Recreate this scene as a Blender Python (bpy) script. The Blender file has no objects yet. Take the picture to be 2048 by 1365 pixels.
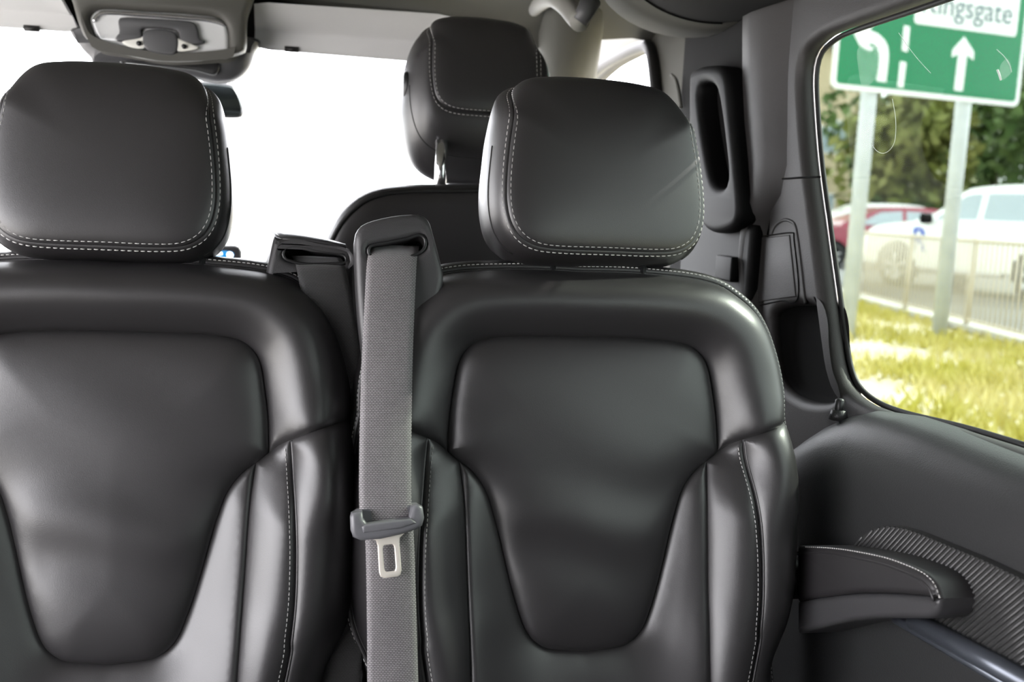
import bpy, bmesh, math, random
import numpy as np
from mathutils import Vector, Matrix, geometry
random.seed(7)
rng = np.random.RandomState(7)
SC = bpy.context.scene
COL = SC.collection

# ------------------------------------------------------------------ camera
FPX = 1991.0                                   # focal length in pixels of the 2048 x 1365 frame
YAW, PITCH, ROLL = map(math.radians, (10.5, 7.7, 2.7))
CAM = Vector((0.27, 0.0, 1.65))
FW = Vector((math.sin(YAW) * math.cos(PITCH), math.cos(YAW) * math.cos(PITCH), -math.sin(PITCH)))
R0 = Vector((math.cos(YAW), -math.sin(YAW), 0)); U0 = R0.cross(FW)
UP = U0 * math.cos(ROLL) - R0 * math.sin(ROLL)
RT = R0 * math.cos(ROLL) + U0 * math.sin(ROLL)
cd = bpy.data.cameras.new('camera'); cam = bpy.data.objects.new('camera', cd); COL.objects.link(cam)
cam.matrix_world = Matrix(((RT.x, UP.x, -FW.x, CAM.x), (RT.y, UP.y, -FW.y, CAM.y), (RT.z, UP.z, -FW.z, CAM.z), (0, 0, 0, 1)))
cd.sensor_width = 36.0; cd.lens = FPX * 36 / 2048; cd.clip_start = 0.05; cd.clip_end = 500
cd.dof.use_dof = True; cd.dof.focus_distance = 1.24; cd.dof.aperture_fstop = 5.0
SC.camera = cam

# ------------------------------------------------------------------ sky, sun, exposure
w = bpy.data.worlds.new('sky'); SC.world = w; w.use_nodes = True
nt = w.node_tree; nt.nodes.clear()
bg = nt.nodes.new('ShaderNodeBackground'); wo = nt.nodes.new('ShaderNodeOutputWorld')
bg.inputs[0].default_value = (0.975, 0.96, 1.0, 1); bg.inputs[1].default_value = 12.5
nt.links.new(bg.outputs[0], wo.inputs[0])
sd = bpy.data.lights.new('sun', 'SUN'); sd.energy = 28.0; sd.angle = math.radians(1.0); sd.color = (1.0, 0.95, 0.87)
sun = bpy.data.objects.new('sun', sd); COL.objects.link(sun)
SUN_TO = Vector((0.75, 0.16, 0.60)).normalized()
sun.rotation_euler = SUN_TO.to_track_quat('Z', 'Y').to_euler(); sun.location = (3, 12, 8)
vs = SC.view_settings
vs.view_transform = 'Standard'; vs.look = 'None'; vs.gamma = 1.0; vs.exposure = 0.0; vs.use_curve_mapping = False

# ------------------------------------------------------------------ pixel -> place helpers
def ray(x, y):
    return FW + RT * ((x - 1024) / FPX) - UP * ((y - 682.5) / FPX)
def at(x, y, d):
    return CAM + ray(x, y) * d
def hit(x, y, P, n):
    r = ray(x, y); return CAM + r * ((Vector(P) - CAM).dot(n) / r.dot(n))
def onX(x, y, X):                                # point of a wall plane X = const -> (y, z)
    p = hit(x, y, (X, 0, 0), Vector((1, 0, 0))); return (p.y, p.z)
def onY(x, y, Y):                                # -> (x, z)
    p = hit(x, y, (0, Y, 0), Vector((0, 1, 0))); return (p.x, p.z)
def onZ(x, y, Z):
    p = hit(x, y, (0, 0, Z), Vector((0, 0, 1))); return (p.x, p.y)

# ------------------------------------------------------------------ materials
def mat(name, col, rough=0.5, metal=0.0, spec=0.5, bump=None, var=None, coat=0.0, sheen=0.0, emit=None):
    m = bpy.data.materials.new(name); m.use_nodes = True
    n = m.node_tree.nodes; l = m.node_tree.links; b = n['Principled BSDF']
    b.inputs['Base Color'].default_value = (*col, 1); b.inputs['Roughness'].default_value = rough
    b.inputs['Metallic'].default_value = metal; b.inputs['Specular IOR Level'].default_value = spec
    b.inputs['Coat Weight'].default_value = coat; b.inputs['Sheen Weight'].default_value = sheen
    if emit: b.inputs['Emission Color'].default_value = (*emit[0], 1); b.inputs['Emission Strength'].default_value = emit[1]
    tc = None
    if bump or var: tc = n.new('ShaderNodeTexCoord')
    if bump:
        kind, scale, strength, dist = bump
        t = n.new('ShaderNodeTexVoronoi' if kind == 'v' else 'ShaderNodeTexNoise'); t.inputs['Scale'].default_value = scale
        if kind == 'n': t.inputs['Detail'].default_value = 4
        bp = n.new('ShaderNodeBump'); bp.inputs['Strength'].default_value = strength; bp.inputs['Distance'].default_value = dist
        l.new(tc.outputs['Object'], t.inputs['Vector']); l.new(t.outputs[0], bp.inputs['Height']); l.new(bp.outputs[0], b.inputs['Normal'])
    if var:
        col2, scale = var
        t = n.new('ShaderNodeTexNoise'); t.inputs['Scale'].default_value = scale; t.inputs['Detail'].default_value = 5
        r = n.new('ShaderNodeValToRGB'); r.color_ramp.elements[0].position = .35; r.color_ramp.elements[1].position = .65
        r.color_ramp.elements[0].color = (*col, 1); r.color_ramp.elements[1].color = (*col2, 1)
        l.new(tc.outputs['Object'], t.inputs['Vector']); l.new(t.outputs[0], r.inputs[0]); l.new(r.outputs[0], b.inputs['Base Color'])
    return m
def glass(name, tint, refl=0.06, film=0.0):
    m = bpy.data.materials.new(name); m.use_nodes = True; n = m.node_tree.nodes; l = m.node_tree.links; n.clear()
    o = n.new('ShaderNodeOutputMaterial'); t = n.new('ShaderNodeBsdfTransparent'); g = n.new('ShaderNodeBsdfGlossy')
    t.inputs[0].default_value = (*tint, 1); g.inputs['Roughness'].default_value = 0.02
    mx = n.new('ShaderNodeMixShader'); mx.inputs[0].default_value = refl
    l.new(t.outputs[0], mx.inputs[1]); l.new(g.outputs[0], mx.inputs[2]); last = mx
    if film:
        tr = n.new('ShaderNodeBsdfTranslucent'); tr.inputs[0].default_value = (.95, .97, 1, 1)
        m2 = n.new('ShaderNodeMixShader'); m2.inputs[0].default_value = film
        l.new(mx.outputs[0], m2.inputs[1]); l.new(tr.outputs[0], m2.inputs[2]); last = m2
    l.new(last.outputs[0], o.inputs[0]); return m
def webbing(name, c1, c2):
    m = bpy.data.materials.new(name); m.use_nodes = True; n = m.node_tree.nodes; l = m.node_tree.links; b = n['Principled BSDF']
    b.inputs['Roughness'].default_value = .55; b.inputs['Sheen Weight'].default_value = .3
    uv = n.new('ShaderNodeUVMap'); mp = n.new('ShaderNodeMapping'); mp.inputs['Scale'].default_value = (420, 420, 420)
    br = n.new('ShaderNodeTexBrick'); br.offset = .5; br.inputs['Scale'].default_value = 1.0
    br.inputs['Brick Width'].default_value = 1.5; br.inputs['Row Height'].default_value = .85
    br.inputs['Mortar Size'].default_value = .16; br.inputs['Mortar Smooth'].default_value = .6
    br.inputs['Color1'].default_value = (*c1, 1); br.inputs['Color2'].default_value = (*[x * 1.15 for x in c1], 1); br.inputs['Mortar'].default_value = (*c2, 1)
    bp = n.new('ShaderNodeBump'); bp.inputs['Strength'].default_value = .6; bp.inputs['Distance'].default_value = .0006; bp.invert = True
    l.new(uv.outputs[0], mp.inputs[0]); l.new(mp.outputs[0], br.inputs[0]); l.new(br.outputs[0], b.inputs['Base Color'])
    l.new(br.outputs[1], bp.inputs['Height']); l.new(bp.outputs[0], b.inputs['Normal']); return m

M = {}
M['leather'] = mat('black_leather', (.0225, .0210, .0222), .39, spec=.75, bump=('v', 1100, .10, .0006))
M['seat_plastic'] = mat('grained_black_plastic', (.042, .041, .043), .42, bump=('v', 900, .25, .0005))
M['black_plastic'] = mat('black_plastic', (.012, .012, .013), .38)
M['void'] = mat('dark_fabric_and_shade', (.006, .006, .006), .9, spec=.1)  # carpet black, also the painted shade inside the storage recess
M['pillar'] = mat('pillar_plastic', (.019, .0168, .0163), .58, bump=('v', 700, .3, .0005))
M['door'] = mat('soft_door_plastic', (.021, .0215, .022), .45, bump=('v', 700, .3, .0006))
M['pocket'] = mat('ribbed_plastic', (.035, .035, .035), .42)
M['rail'] = mat('brushed_rail', (.10, .11, .13), .32, metal=.6)
M['liner'] = mat('grey_headliner', (.10, .098, .086), .9, bump=('n', 500, .15, .001))
M['liner_shaded'] = mat('shaded_roof_cloth', (.009, .0088, .0088), .9, spec=.2, bump=('n', 500, .15, .001))  # headliner cloth darkened, the missing light is put into its colour
M['console'] = mat('grey_console_plastic', (.07, .068, .06), .55)
M['visor'] = mat('visor_vinyl', (.62, .62, .62), .7)
M['grip'] = mat('grey_grip', (.26, .255, .235), .6)
M['cover'] = mat('sensor_cover_plastic', (.07, .07, .075), .45)
M['chrome'] = mat('chrome', (.85, .85, .86), .12, metal=1)
M['steel'] = mat('satin_steel', (.86, .80, .72), .42, metal=.55)
M['sleeve'] = mat('grey_black_plastic', (.12, .12, .13), .36, bump=('v', 1500, .2, .0003))
M['stitch'] = mat('pale_thread', (.52, .51, .50), .6)
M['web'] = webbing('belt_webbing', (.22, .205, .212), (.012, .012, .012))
M['web_shaded'] = webbing('belt_webbing_shaded', (.03, .03, .03), (.008, .008, .008))  # same webbing darkened, the left belt's shadow is in this colour
M['matt_black'] = mat('matt_black_plastic', (.005, .005, .0052), .6, spec=.15)
M['rubber'] = mat('black_rubber', (.010, .010, .010), .6)
M['tint'] = glass('green_tinted_glass', (.40, .43, .41), .003)
M['clear'] = glass('clear_glass', (.93, .94, .94), .03)
M['dimming'] = glass('dimming_glass', (.15, .15, .153), .04)  # unseen rear glass, tinted to dim the light on the seat fronts
M['screen_glass'] = glass('hazy_windscreen', (.90, .94, .95), .03, .22)
M['lens'] = mat('lamp_lens', (.72, .73, .74), .12, spec=.8, coat=.5)
M['lens_white'] = mat('lamp_reflector', (.80, .79, .74), .35)
M['blue_screen'] = mat('blue_display', (.01, .05, .12), .2, emit=((.02, .25, .6), 1.2))
M['white_lit'] = mat('lit_dot', (.8, .9, 1), .3, emit=((.8, .95, 1), 3))
M['green'] = mat('green_sign_sheet', (.002, .19, .075), .4)
M['white'] = mat('white_sign_sheet', (.80, .82, .82), .4)
M['ink'] = mat('dark_lettering', (.13, .18, .20), .5)
M['grey_paint'] = mat('galvanised_grey', (.55, .58, .60), .45, var=((.48, .51, .53), 6))
M['fence_paint'] = mat('beige_railing', (.56, .50, .40), .5)
M['car_white'] = mat('white_car_paint', (.85, .86, .86), .22, coat=.6)
M['car_red'] = mat('red_car_paint', (.28, .03, .06), .25, coat=.6)
M['car_glass'] = mat('car_window', (.35, .42, .46), .08, spec=.8)
M['tyre'] = mat('tyre_rubber', (.015, .015, .016), .7)
M['alloy'] = mat('alloy_rim', (.55, .55, .56), .3, metal=.7)
M['blue_letter'] = mat('blue_lettering', (.02, .08, .48), .4)
M['lamp_red'] = mat('red_lamp', (.5, .03, .02), .3)
M['asphalt'] = mat('asphalt', (.16, .165, .17), .85, var=((.20, .205, .21), 3), bump=('n', 60, .4, .01))
M['pale_road'] = mat('pale_concrete', (.45, .44, .42), .85, var=((.52, .51, .48), 1.5))
M['soil'] = mat('rough_ground', (.50, .45, .30), .95, var=((.62, .57, .44), 2.5), bump=('n', 12, .6, .05))
M['grass'] = mat('grass_blades', (.46, .42, .07), .7, var=((.60, .53, .22), 1.2))
M['leaf'] = mat('tree_leaves', (.06, .12, .03), .6, var=((.12, .18, .045), .6))
M['leaf2'] = mat('pale_tree_leaves', (.14, .17, .03), .6, var=((.20, .20, .05), .6))
M['bark'] = mat('bark', (.10, .075, .05), .9)
M['stone'] = mat('tan_render', (.50, .42, .27), .85, var=((.55, .46, .31), 1.0))
M['slate'] = mat('slate_roof', (.11, .12, .13), .7)
M['frame'] = mat('white_window_frame', (.75, .75, .73), .5)

# ------------------------------------------------------------------ object helpers
def tag(o, label=None, cat=None, group=None, kind=None):
    if label: o['label'] = label
    if cat: o['category'] = cat
    if group: o['group'] = group
    if kind: o['kind'] = kind
    return o
def empty(name, loc=(0, 0, 0), parent=None):
    o = bpy.data.objects.new(name, None); COL.objects.link(o); o.location = loc; o.empty_display_size = .05
    if parent: o.parent = parent
    return o
def link(name, me, m, parent=None, loc=None, smooth=True):
    if m and not me.materials: me.materials.append(M[m] if isinstance(m, str) else m)
    o = bpy.data.objects.new(name, me); COL.objects.link(o)
    if parent: o.parent = parent
    if loc: o.location = loc
    if smooth: me.polygons.foreach_set('use_smooth', [True] * len(me.polygons))
    return o
def pydata(name, v, f, m, parent=None, smooth=True, loc=None):
    me = bpy.data.meshes.new(name); me.from_pydata([tuple(p) for p in v], [], f); me.update()
    return link(name, me, m, parent, loc, smooth)
def off(parts, o):                                # shift world points into a parent's frame
    return [(p[0] - o[0], p[1] - o[1], p[2] - o[2]) for p in parts]
def flip(me):
    me.flip_normals(); return me
def recalc(me):
    bm = bmesh.new(); bm.from_mesh(me); bmesh.ops.remove_doubles(bm, verts=bm.verts, dist=1e-5); bmesh.ops.recalc_face_normals(bm, faces=bm.faces); bm.to_mesh(me); bm.free()
def autosmooth(o, ang=40):
    bm = bmesh.new(); bm.from_mesh(o.data)
    for e in bm.edges:
        if len(e.link_faces) == 2 and e.calc_face_angle(0) > math.radians(ang): e.smooth = False
    bm.to_mesh(o.data); bm.free()
def cr(pts, step=.004, closed=False):             # Catmull-Rom through 2D/3D points, resampled
    P = np.array(pts, float); n = len(P)
    if n == 2 and not closed: dense = P
    else:
        if closed: Q = np.vstack([P[-1], P, P[0], P[1]])
        else: Q = np.vstack([2 * P[0] - P[1], P, 2 * P[-1] - P[-2]])
        out = []; t = np.linspace(0, 1, 12, endpoint=False)[:, None]
        for i in range(1, len(Q) - 2):
            a, b, c, d = Q[i - 1], Q[i], Q[i + 1], Q[i + 2]
            out.append(.5 * (2 * b + (c - a) * t + (2 * a - 5 * b + 4 * c - d) * t ** 2 + (3 * b - a - 3 * c + d) * t ** 3))
        dense = np.vstack(out + [Q[-2][None]])
    s = np.r_[0, np.cumsum(np.linalg.norm(np.diff(dense, axis=0), axis=1))]
    k = max(2, int(round(s[-1] / step)) + 1); q = np.linspace(0, s[-1], k)
    r = np.stack([np.interp(q, s, dense[:, j]) for j in range(P.shape[1])], 1)
    return r[:-1] if closed else r
def mirror(p):
    q = np.array(p, float)[::-1].copy(); q[:, 0] *= -1; return q
def tube(name, pts, r, m, parent=None, n=8, closed=False, caps=True):
    P = [Vector(p) for p in pts]; N = len(P); v = []; f = []
    up = Vector((0.13, 0.21, 1)).normalized(); prev = None
    for i in range(N):
        a = P[i - 1] if (i or closed) else P[0]; b = P[(i + 1) % N] if (i < N - 1 or closed) else P[-1]
        t = (b - a).normalized()
        x = (prev - t * prev.dot(t)) if prev is not None else up.cross(t)
        if x.length < 1e-6: x = Vector((1, 0, 0)).cross(t)
        x.normalize(); prev = x; y = t.cross(x); rr = r[i] if hasattr(r, '__len__') else r
        v += [P[i] + (x * math.cos(k * 2 * math.pi / n) + y * math.sin(k * 2 * math.pi / n)) * rr for k in range(n)]
    for i in range(N if closed else N - 1):
        j = (i + 1) % N
        f += [(i * n + k, i * n + (k + 1) % n, j * n + (k + 1) % n, j * n + k) for k in range(n)]
    if caps and not closed: f += [tuple(range(n - 1, -1, -1)), tuple((N - 1) * n + k for k in range(n))]
    return pydata(name, v, f, m, parent)
def box(name, lo, hi, m, parent=None, bev=.0, seg=2):
    bm = bmesh.new(); bmesh.ops.create_cube(bm, size=1)
    for v in bm.verts: v.co = Vector([lo[i] + (v.co[i] + .5) * (hi[i] - lo[i]) for i in range(3)])
    if bev: bmesh.ops.bevel(bm, geom=bm.edges[:], offset=bev, segments=seg, profile=.7, affect='EDGES')
    me = bpy.data.meshes.new(name); bm.to_mesh(me); bm.free()
    o = link(name, me, m, parent, smooth=bool(bev))
    return o
def slab(name, outer, holes, mtx, depth, bev, m, parent=None, seg=3):
    """flat outline with holes, given thickness along local z and rounded rims, mapped by mtx"""
    cu = bpy.data.curves.new(name, 'CURVE'); cu.dimensions = '2D'; cu.fill_mode = 'BOTH'
    for k, pts in enumerate([outer] + list(holes)):
        sp = cu.splines.new('POLY'); sp.points.add(len(pts) - 1); sp.use_cyclic_u = True
        for i, p in enumerate(pts): sp.points[i].co = (p[0], p[1], 0, 1)
    cu.extrude = max(depth / 2 - bev, 1e-4); cu.bevel_depth = bev; cu.bevel_resolution = seg; cu.offset = -bev
    o = bpy.data.objects.new(name, cu); COL.objects.link(o)
    bpy.context.view_layer.update()
    me = bpy.data.meshes.new_from_object(o.evaluated_get(bpy.context.evaluated_depsgraph_get()))
    bpy.data.objects.remove(o); bpy.data.curves.remove(cu)
    me.transform(mtx); me.materials.clear(); me.name = name
    recalc(me)
    o = link(name, me, m, parent); autosmooth(o, 50); return o
MX = Matrix(((0, 0, 1, 0), (1, 0, 0, 0), (0, 1, 0, 0), (0, 0, 0, 1)))       # (a,b,c) -> x=c, y=a, z=b
MY = Matrix(((1, 0, 0, 0), (0, 0, -1, 0), (0, 1, 0, 0), (0, 0, 0, 1)))      # (a,b,c) -> x=a, y=-c, z=b
def atX(x): return Matrix.Translation((x, 0, 0)) @ MX
def atY(y): return Matrix.Translation((0, y, 0)) @ MY
def frame(o, e1, e2):                                                        # local (a,b,c) on axes e1,e2,e1xe2 at o
    e3 = e1.cross(e2); return Matrix(((e1.x, e2.x, e3.x, o.x), (e1.y, e2.y, e3.y, o.y), (e1.z, e2.z, e3.z, o.z), (0, 0, 0, 1)))
def loft(name, rings, m, parent=None, closed=True, caps=(False, False), smooth=True):
    n = len(rings[0]); v = [p for r in rings for p in r]; f = []
    for i in range(len(rings) - 1):
        for k in range(n if closed else n - 1):
            j = (k + 1) % n; f.append((i * n + k, i * n + j, (i + 1) * n + j, (i + 1) * n + k))
    if caps[0]: f.append(tuple(range(n - 1, -1, -1)))
    if caps[1]: f.append(tuple((len(rings) - 1) * n + k for k in range(n)))
    return pydata(name, v, f, m, parent, smooth)
def rrect(x0, y0, x1, y1, r, n=5):
    out = []
    for cx, cy, a in ((x1 - r, y1 - r, 0), (x0 + r, y1 - r, 90), (x0 + r, y0 + r, 180), (x1 - r, y0 + r, 270)):
        for k in range(n + 1):
            t = math.radians(a + 90 * k / n); out.append((cx + r * math.cos(t), cy + r * math.sin(t)))
    return out
def text_mesh(name, body, size, mtx, m, parent, align='CENTER', ext=.002):
    cu = bpy.data.curves.new(name, 'FONT'); cu.body = body; cu.size = size; cu.align_x = align; cu.extrude = ext; cu.offset = .0
    o = bpy.data.objects.new(name, cu); COL.objects.link(o); bpy.context.view_layer.update()
    me = bpy.data.meshes.new_from_object(o.evaluated_get(bpy.context.evaluated_depsgraph_get()))
    bpy.data.objects.remove(o); me.transform(mtx); me.materials.clear()
    return link(name, me, m, parent, smooth=False)
def copy_tree(o, parent=None, skip=()):
    c = o.copy(); COL.objects.link(c); c.parent = parent
    for ch in list(o.children):
        if ch.name.split('.')[0] in skip: continue
        copy_tree(ch, c, skip)
    return c

# ================================================================== the van shell
FLOOR, ROOF, XW, YB, YF = .55, 2.09, .96, -1.25, 2.22
# ---- sliding door wall on the right, with its window opening
win_px = [(2048, 893), (1925, 856), (1800, 825), (1745, 802), (1712, 772), (1697, 735), (1689, 690), (1671, 560), (1656, 450), (1640, 330), (1631, 220), (1629, 150), (1638, 108), (1662, 82), (1700, 62), (1830, 18), (1900, -6)]
win = [onX(x, y, XW + .026) for x, y in win_px]
zb, zt = win[0][1], win[-1][1]
win_full = [tuple(p) for p in cr(win, .012)]
win_full = [(-.55, zb + .0)] + win_full + [(-.55, zt)]
poc_px = [(1541, 650), (1548, 625), (1570, 613), (1615, 612), (1636, 622), (1645, 650), (1648, 700), (1655, 750), (1668, 795), (1640, 806), (1600, 800), (1565, 775), (1548, 730)]
poc = [tuple(p) for p in cr([onX(x, y, XW) for x, y in poc_px], .008, True)]
y_edge = 1.52
sill_z = onX(1600, 850, XW)[1]
wr = slab('wall_right', [(YB, FLOOR), (y_edge, FLOOR), (y_edge, ROOF + .02), (YB, ROOF + .02)], [win_full, poc], atX(XW + .016), .032, .015, 'pillar', seg=5)
tag(wr, 'dark grey moulded side wall and pillar trim around the tinted window', kind='structure')
# shallow pocket lining behind the hole, its black standing for the shade of depth
pc = np.array(poc); pcm = pc.mean(0)
rings = [[(XW + .004, *(pcm + (p - pcm) * 1.10)) for p in pc], [(XW + .010, *(pcm + (p - pcm) * 1.04)) for p in pc], [(XW + .024, *(pcm + (p - pcm) * .95)) for p in pc], [(XW + .029, *(pcm + (p - pcm) * .85)) for p in pc]]
lo = loft('storage_recess', rings, 'void', wr, caps=(False, True))
# seam across the pillar and cover plate
def wall_line(name, px, X, r, m, parent, step=.006):
    return tube(name, [(X, *onX(x, y, X)) for x, y in cr(px, 4.0)], r, m, parent, n=6)
wall_line('panel_gap', [(1496, 357), (1560, 358), (1610, 355), (1640, 354)], XW - .0005, .0016, 'void', wr)
wall_line('panel_gap', [(1491, 470), (1530, 472), (1583, 466), (1588, 480), (1596, 595), (1560, 602), (1515, 612), (1500, 611)], XW - .0003, .0012, 'void', wr)
cov = [(1500, 474), (1545, 474), (1580, 470), (1593, 594), (1550, 600), (1508, 606)]
cvp = [onX(x, y, XW) for x, y in cov]
slab('cover_plate', cvp, [], atX(XW + .0015), .006, .002, 'pillar', wr)
# shallow scoop lip above the cover plate
wall_line('scoop_edge', [(1545, 468), (1552, 452), (1568, 441), (1583, 443), (1593, 455), (1600, 500), (1607, 560), (1612, 608)], XW + .001, .003, 'pillar', wr)
# pillar ridge: soft bulge running up the pillar
rid = []
for yy, (xl, xm, xr) in {-40: (1488, 1530, 1600), 60: (1486, 1528, 1590), 150: (1484, 1530, 1582), 250: (1488, 1535, 1580), 330: (1495, 1540, 1578), 390: (1500, 1535, 1565), 440: (1498, 1512, 1535), 520: (1494, 1503, 1518), 600: (1500, 1508, 1520), 660: (1512, 1520, 1534)}.items():
    yz = [onX(x, yy, XW) for x in (xl, (xl * 2 + xm) / 3, (xl + xm) / 2, xm, (xm * 2 + xr) / 3, (xm + 2 * xr) / 3, xr)]
    dx = [.030, -.006, -.020, -.024, -.019, -.008, .004]
    rid.append([(XW + d, *p) for d, p in zip(dx, yz)])
rd = loft('pillar_ridge', rid, 'pillar', wr, closed=False)
recalc(rd.data)
# rubber seal around the glass
sl = [(XW + .030, p[0], p[1]) for p in win_full]
tube('window_seal', sl[1:-1] , .004, 'rubber', wr, n=6)
g = slab('window_1', [(p[0], p[1]) for p in win_full], [], atX(XW + .034), .004, .0005, 'tint'); tag(g, 'green tinted side window looking onto the road sign', kind='structure')
M['smudge'] = glass('greasy_film', (.97, .98, .98), .0, .035); M['scratch'] = mat('pale_scratch', (.55, .58, .56), .6)
def gpx(c): return (1400 + .3663 * c[0], .3663 * c[1])
XS = XW + .0305
for pts in ([(860, 270), (920, 248), (968, 268), (968, 380), (940, 450), (885, 466), (868, 390)], [(1640, 360), (1680, 322), (1700, 392), (1642, 438)]):
    slab('glass_smudge', [tuple(p) for p in cr([onX(*gpx(c), XS) for c in pts], .004, True)], [], atX(XS), .0008, .0001, 'smudge', g)
for pts in ([(935, 780), (960, 820), (1000, 838), (1040, 815), (1065, 760), (1068, 650), (1050, 540)], [(1085, 180), (1140, 260), (1200, 335), (1260, 400)], [(1620, 270), (1660, 308), (1688, 350), (1702, 392)]):
    tube('glass_scratch', [(XS, *onX(*gpx(c), XS)) for c in cr(pts, 12)], .00035, 'scratch', g, n=4)
tube('glass_scratch', [(XS, *onX(*gpx(c), XS)) for c in ((1624, 382), (1634, 408), (1643, 436))], .0012, 'scratch', g, n=5)
# ---- door panel below the window: moulded upper roll, flat panel, ribbed pocket
door = empty('door_1', (XW, 0, FLOOR)); tag(door, 'black moulded inner panel of the sliding door', kind='structure')
prof = [(.985, zb - .004), (.965, zb - .003), (.945, zb - .010), (.928, zb - .026), (.917, zb - .050), (.913, zb - .085), (.914, zb - .14), (.917, zb - .20), (.921, zb - .30), (.921, FLOOR + .02)]
rings = []
for yy, ins, dz in ((1.46, .05, .125), (1.40, .035, .115), (1.35, .02, .098), (1.30, .010, .075), (1.25, .004, .050), (1.20, 0, .028), (1.15, 0, .012), (1.08, 0, .003), (1.0, 0, 0), (.5, 0, 0), (0, 0, 0), (-.6, 0, 0), (YB, 0, 0)):
    rings.append([(min(x + ins, .985), yy, max(z - dz, FLOOR)) for x, z in prof])
dp = loft('door_panel', [off(r, door.location) for r in rings], 'door', door, closed=False); recalc(dp.data)
XP = .917
pk_px = [(1722, 1100), (1738, 1078), (1762, 1060), (1800, 1052), (1850, 1062), (1920, 1090), (2000, 1123), (2090, 1166)]
pk_top = cr([onX(x, y, XP) for x, y in pk_px], .01)
pk_bot = cr([onX(x, y, XP) for x, y in [(1722, 1180), (1790, 1212), (1850, 1243), (1950, 1296), (2090, 1370)]], .01)
pk = np.vstack([pk_top, pk_bot[::-1]])
pkm = pk.mean(0)
ring = lambda s, X: [(X - door.location.x, pkm[0] + (p[0] - pkm[0]) * s, pkm[1] + (p[1] - pkm[1]) * s - FLOOR) for p in pk]
pocket = loft('pocket_panel', [ring(1.0, XP + .004), ring(1.0, XP - .008), ring(.985, XP - .014), ring(.95, XP - .014)], 'pocket', door, caps=(False, True)); recalc(pocket.data); autosmooth(pocket, 30)
# diagonal ribs on the pocket panel
from_poly = [tuple(p) for p in (pkm + (pk - pkm) * .975)]
def clip_line(p0, d, poly):
    ts = []
    for i in range(len(poly)):
        a = np.array(poly[i]); b = np.array(poly[(i + 1) % len(poly)]); e = b - a
        den = d[0] * e[1] - d[1] * e[0]
        if abs(den) < 1e-9: continue
        q = a - p0; t = (q[0] * e[1] - q[1] * e[0]) / den; s = (q[0] * d[1] - q[1] * d[0]) / den
        if 0 <= s < 1: ts.append(t)
    return sorted(ts)
rd_dir = np.array(onX(1850, 1062, XP)) - np.array(onX(1810, 1105, XP)); rd_dir /= np.linalg.norm(rd_dir)
rd_n = np.array((-rd_dir[1], rd_dir[0]))
for k in range(-60, 61):
    p0 = pkm + rd_n * k * .0052
    ts = clip_line(p0, rd_dir, from_poly)
    if len(ts) >= 2 and ts[-1] - ts[0] > .01:
        a = p0 + rd_dir * ts[0]; b = p0 + rd_dir * ts[-1]
        tube('rib', [(XP - .0143 - door.location.x, a[0], a[1] - FLOOR), (XP - .0143 - door.location.x, b[0], b[1] - FLOOR)], .0017, 'pocket', pocket, n=6)
# metal rail at the foot of the pocket
for nm, pa, pb, r, mm in (('trim_rail', (1830, 1243), (2090, 1385), .011, 'rail'), ('trim_rail', (1792, 1238), (2060, 1395), .006, 'rail')):
    a = onX(*pa, XP - .02); b = onX(*pb, XP - .02)
    tube(nm, [(XP - .02 - door.location.x, a[0], a[1] - FLOOR), (XP - .02 - door.location.x, b[0], b[1] - FLOOR)], r, mm, door, n=10)
# lock pin
lp = onX(1678, 822, .945); lpt = onX(1678, 797, .945)
tube('lock_pin', off([(.945, lp[0], lp[1] - .012), (.945, lp[0], lpt[1] - .002), (.945, lp[0], lpt[1])], door.location), [.006, .006, .0035], 'black_plastic', door, n=14)
tube('lock_pin_collar', off([(.945, lp[0], lp[1] - .012), (.945, lp[0], lp[1] + .001)], door.location), [.013, .010], 'door', door, n=16)

# ---- B-pillar, front door frame, front door glass
bp = empty('trim_1', (XW, 1.7, FLOOR)); tag(bp, 'black front door pillar with upright belt guide', kind='structure')
bpx = [(1300, 60), (1308, 110), (1314, 165), (1318, 230), (1330, 420), (1345, 700)]
bl = [onX(x, y, XW + .02) for x, y in bpx]
outl = [(bl[0][0], ROOF), ] + [tuple(p) for p in cr(bl, .03)] + [(bl[-1][0], FLOOR), (1.515, FLOOR), (1.515, ROOF)]
o = slab('pillar_cover', outl, [], atX(XW + .04), .06, .02, 'liner', bp); o.location = -bp.location
o = box('pillar_inner_cover', (XW - .006, 1.53, 1.3), (XW + .03, onX(1362, 250, XW)[0], ROOF - .02), 'liner_shaded', bp, .01); o.location = -bp.location
# belt guide: long rounded loop
lg = [(1392, 160), (1400, 140), (1425, 132), (1455, 135), (1468, 160), (1476, 230), (1486, 330), (1492, 430), (1470, 462), (1425, 460), (1402, 400), (1392, 280)]
lgp = [tuple(p) for p in cr([onX(x, y, XW - .03) for x, y in lg], .01, True)]
li = [(1411, 178), (1422, 165), (1440, 172), (1452, 200), (1466, 300), (1470, 360), (1455, 378), (1436, 360), (1420, 280), (1411, 210)]
lip = [tuple(p) for p in cr([onX(x, y, XW - .03) for x, y in li], .01, True)]
o = slab('belt_guide', lgp, [lip], atX(XW - .02), .05, .014, 'matt_black', bp, seg=4); o.location = -bp.location
o = slab('guide_back', lgp, [], atX(XW + .005), .02, .004, 'void', bp); o.location = -bp.location
b0 = onX(1372, 165, XW); b1 = onX(1398, 540, XW)
o = box('lower_pillar_cover', (XW - .02, 1.53, FLOOR), (XW + .03, 1.86, onX(1440, 455, XW)[1] + .01), 'matt_black', bp, .012); o.location = -bp.location
bk = onX(1470, 528, XW - .02)
o = box('buckle_socket', (XW - .035, bk[0] - .02, bk[1] - .03), (XW - .018, bk[0] + .05, bk[1] + .012), 'matt_black', bp, .004); o.location = -bp.location
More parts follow.
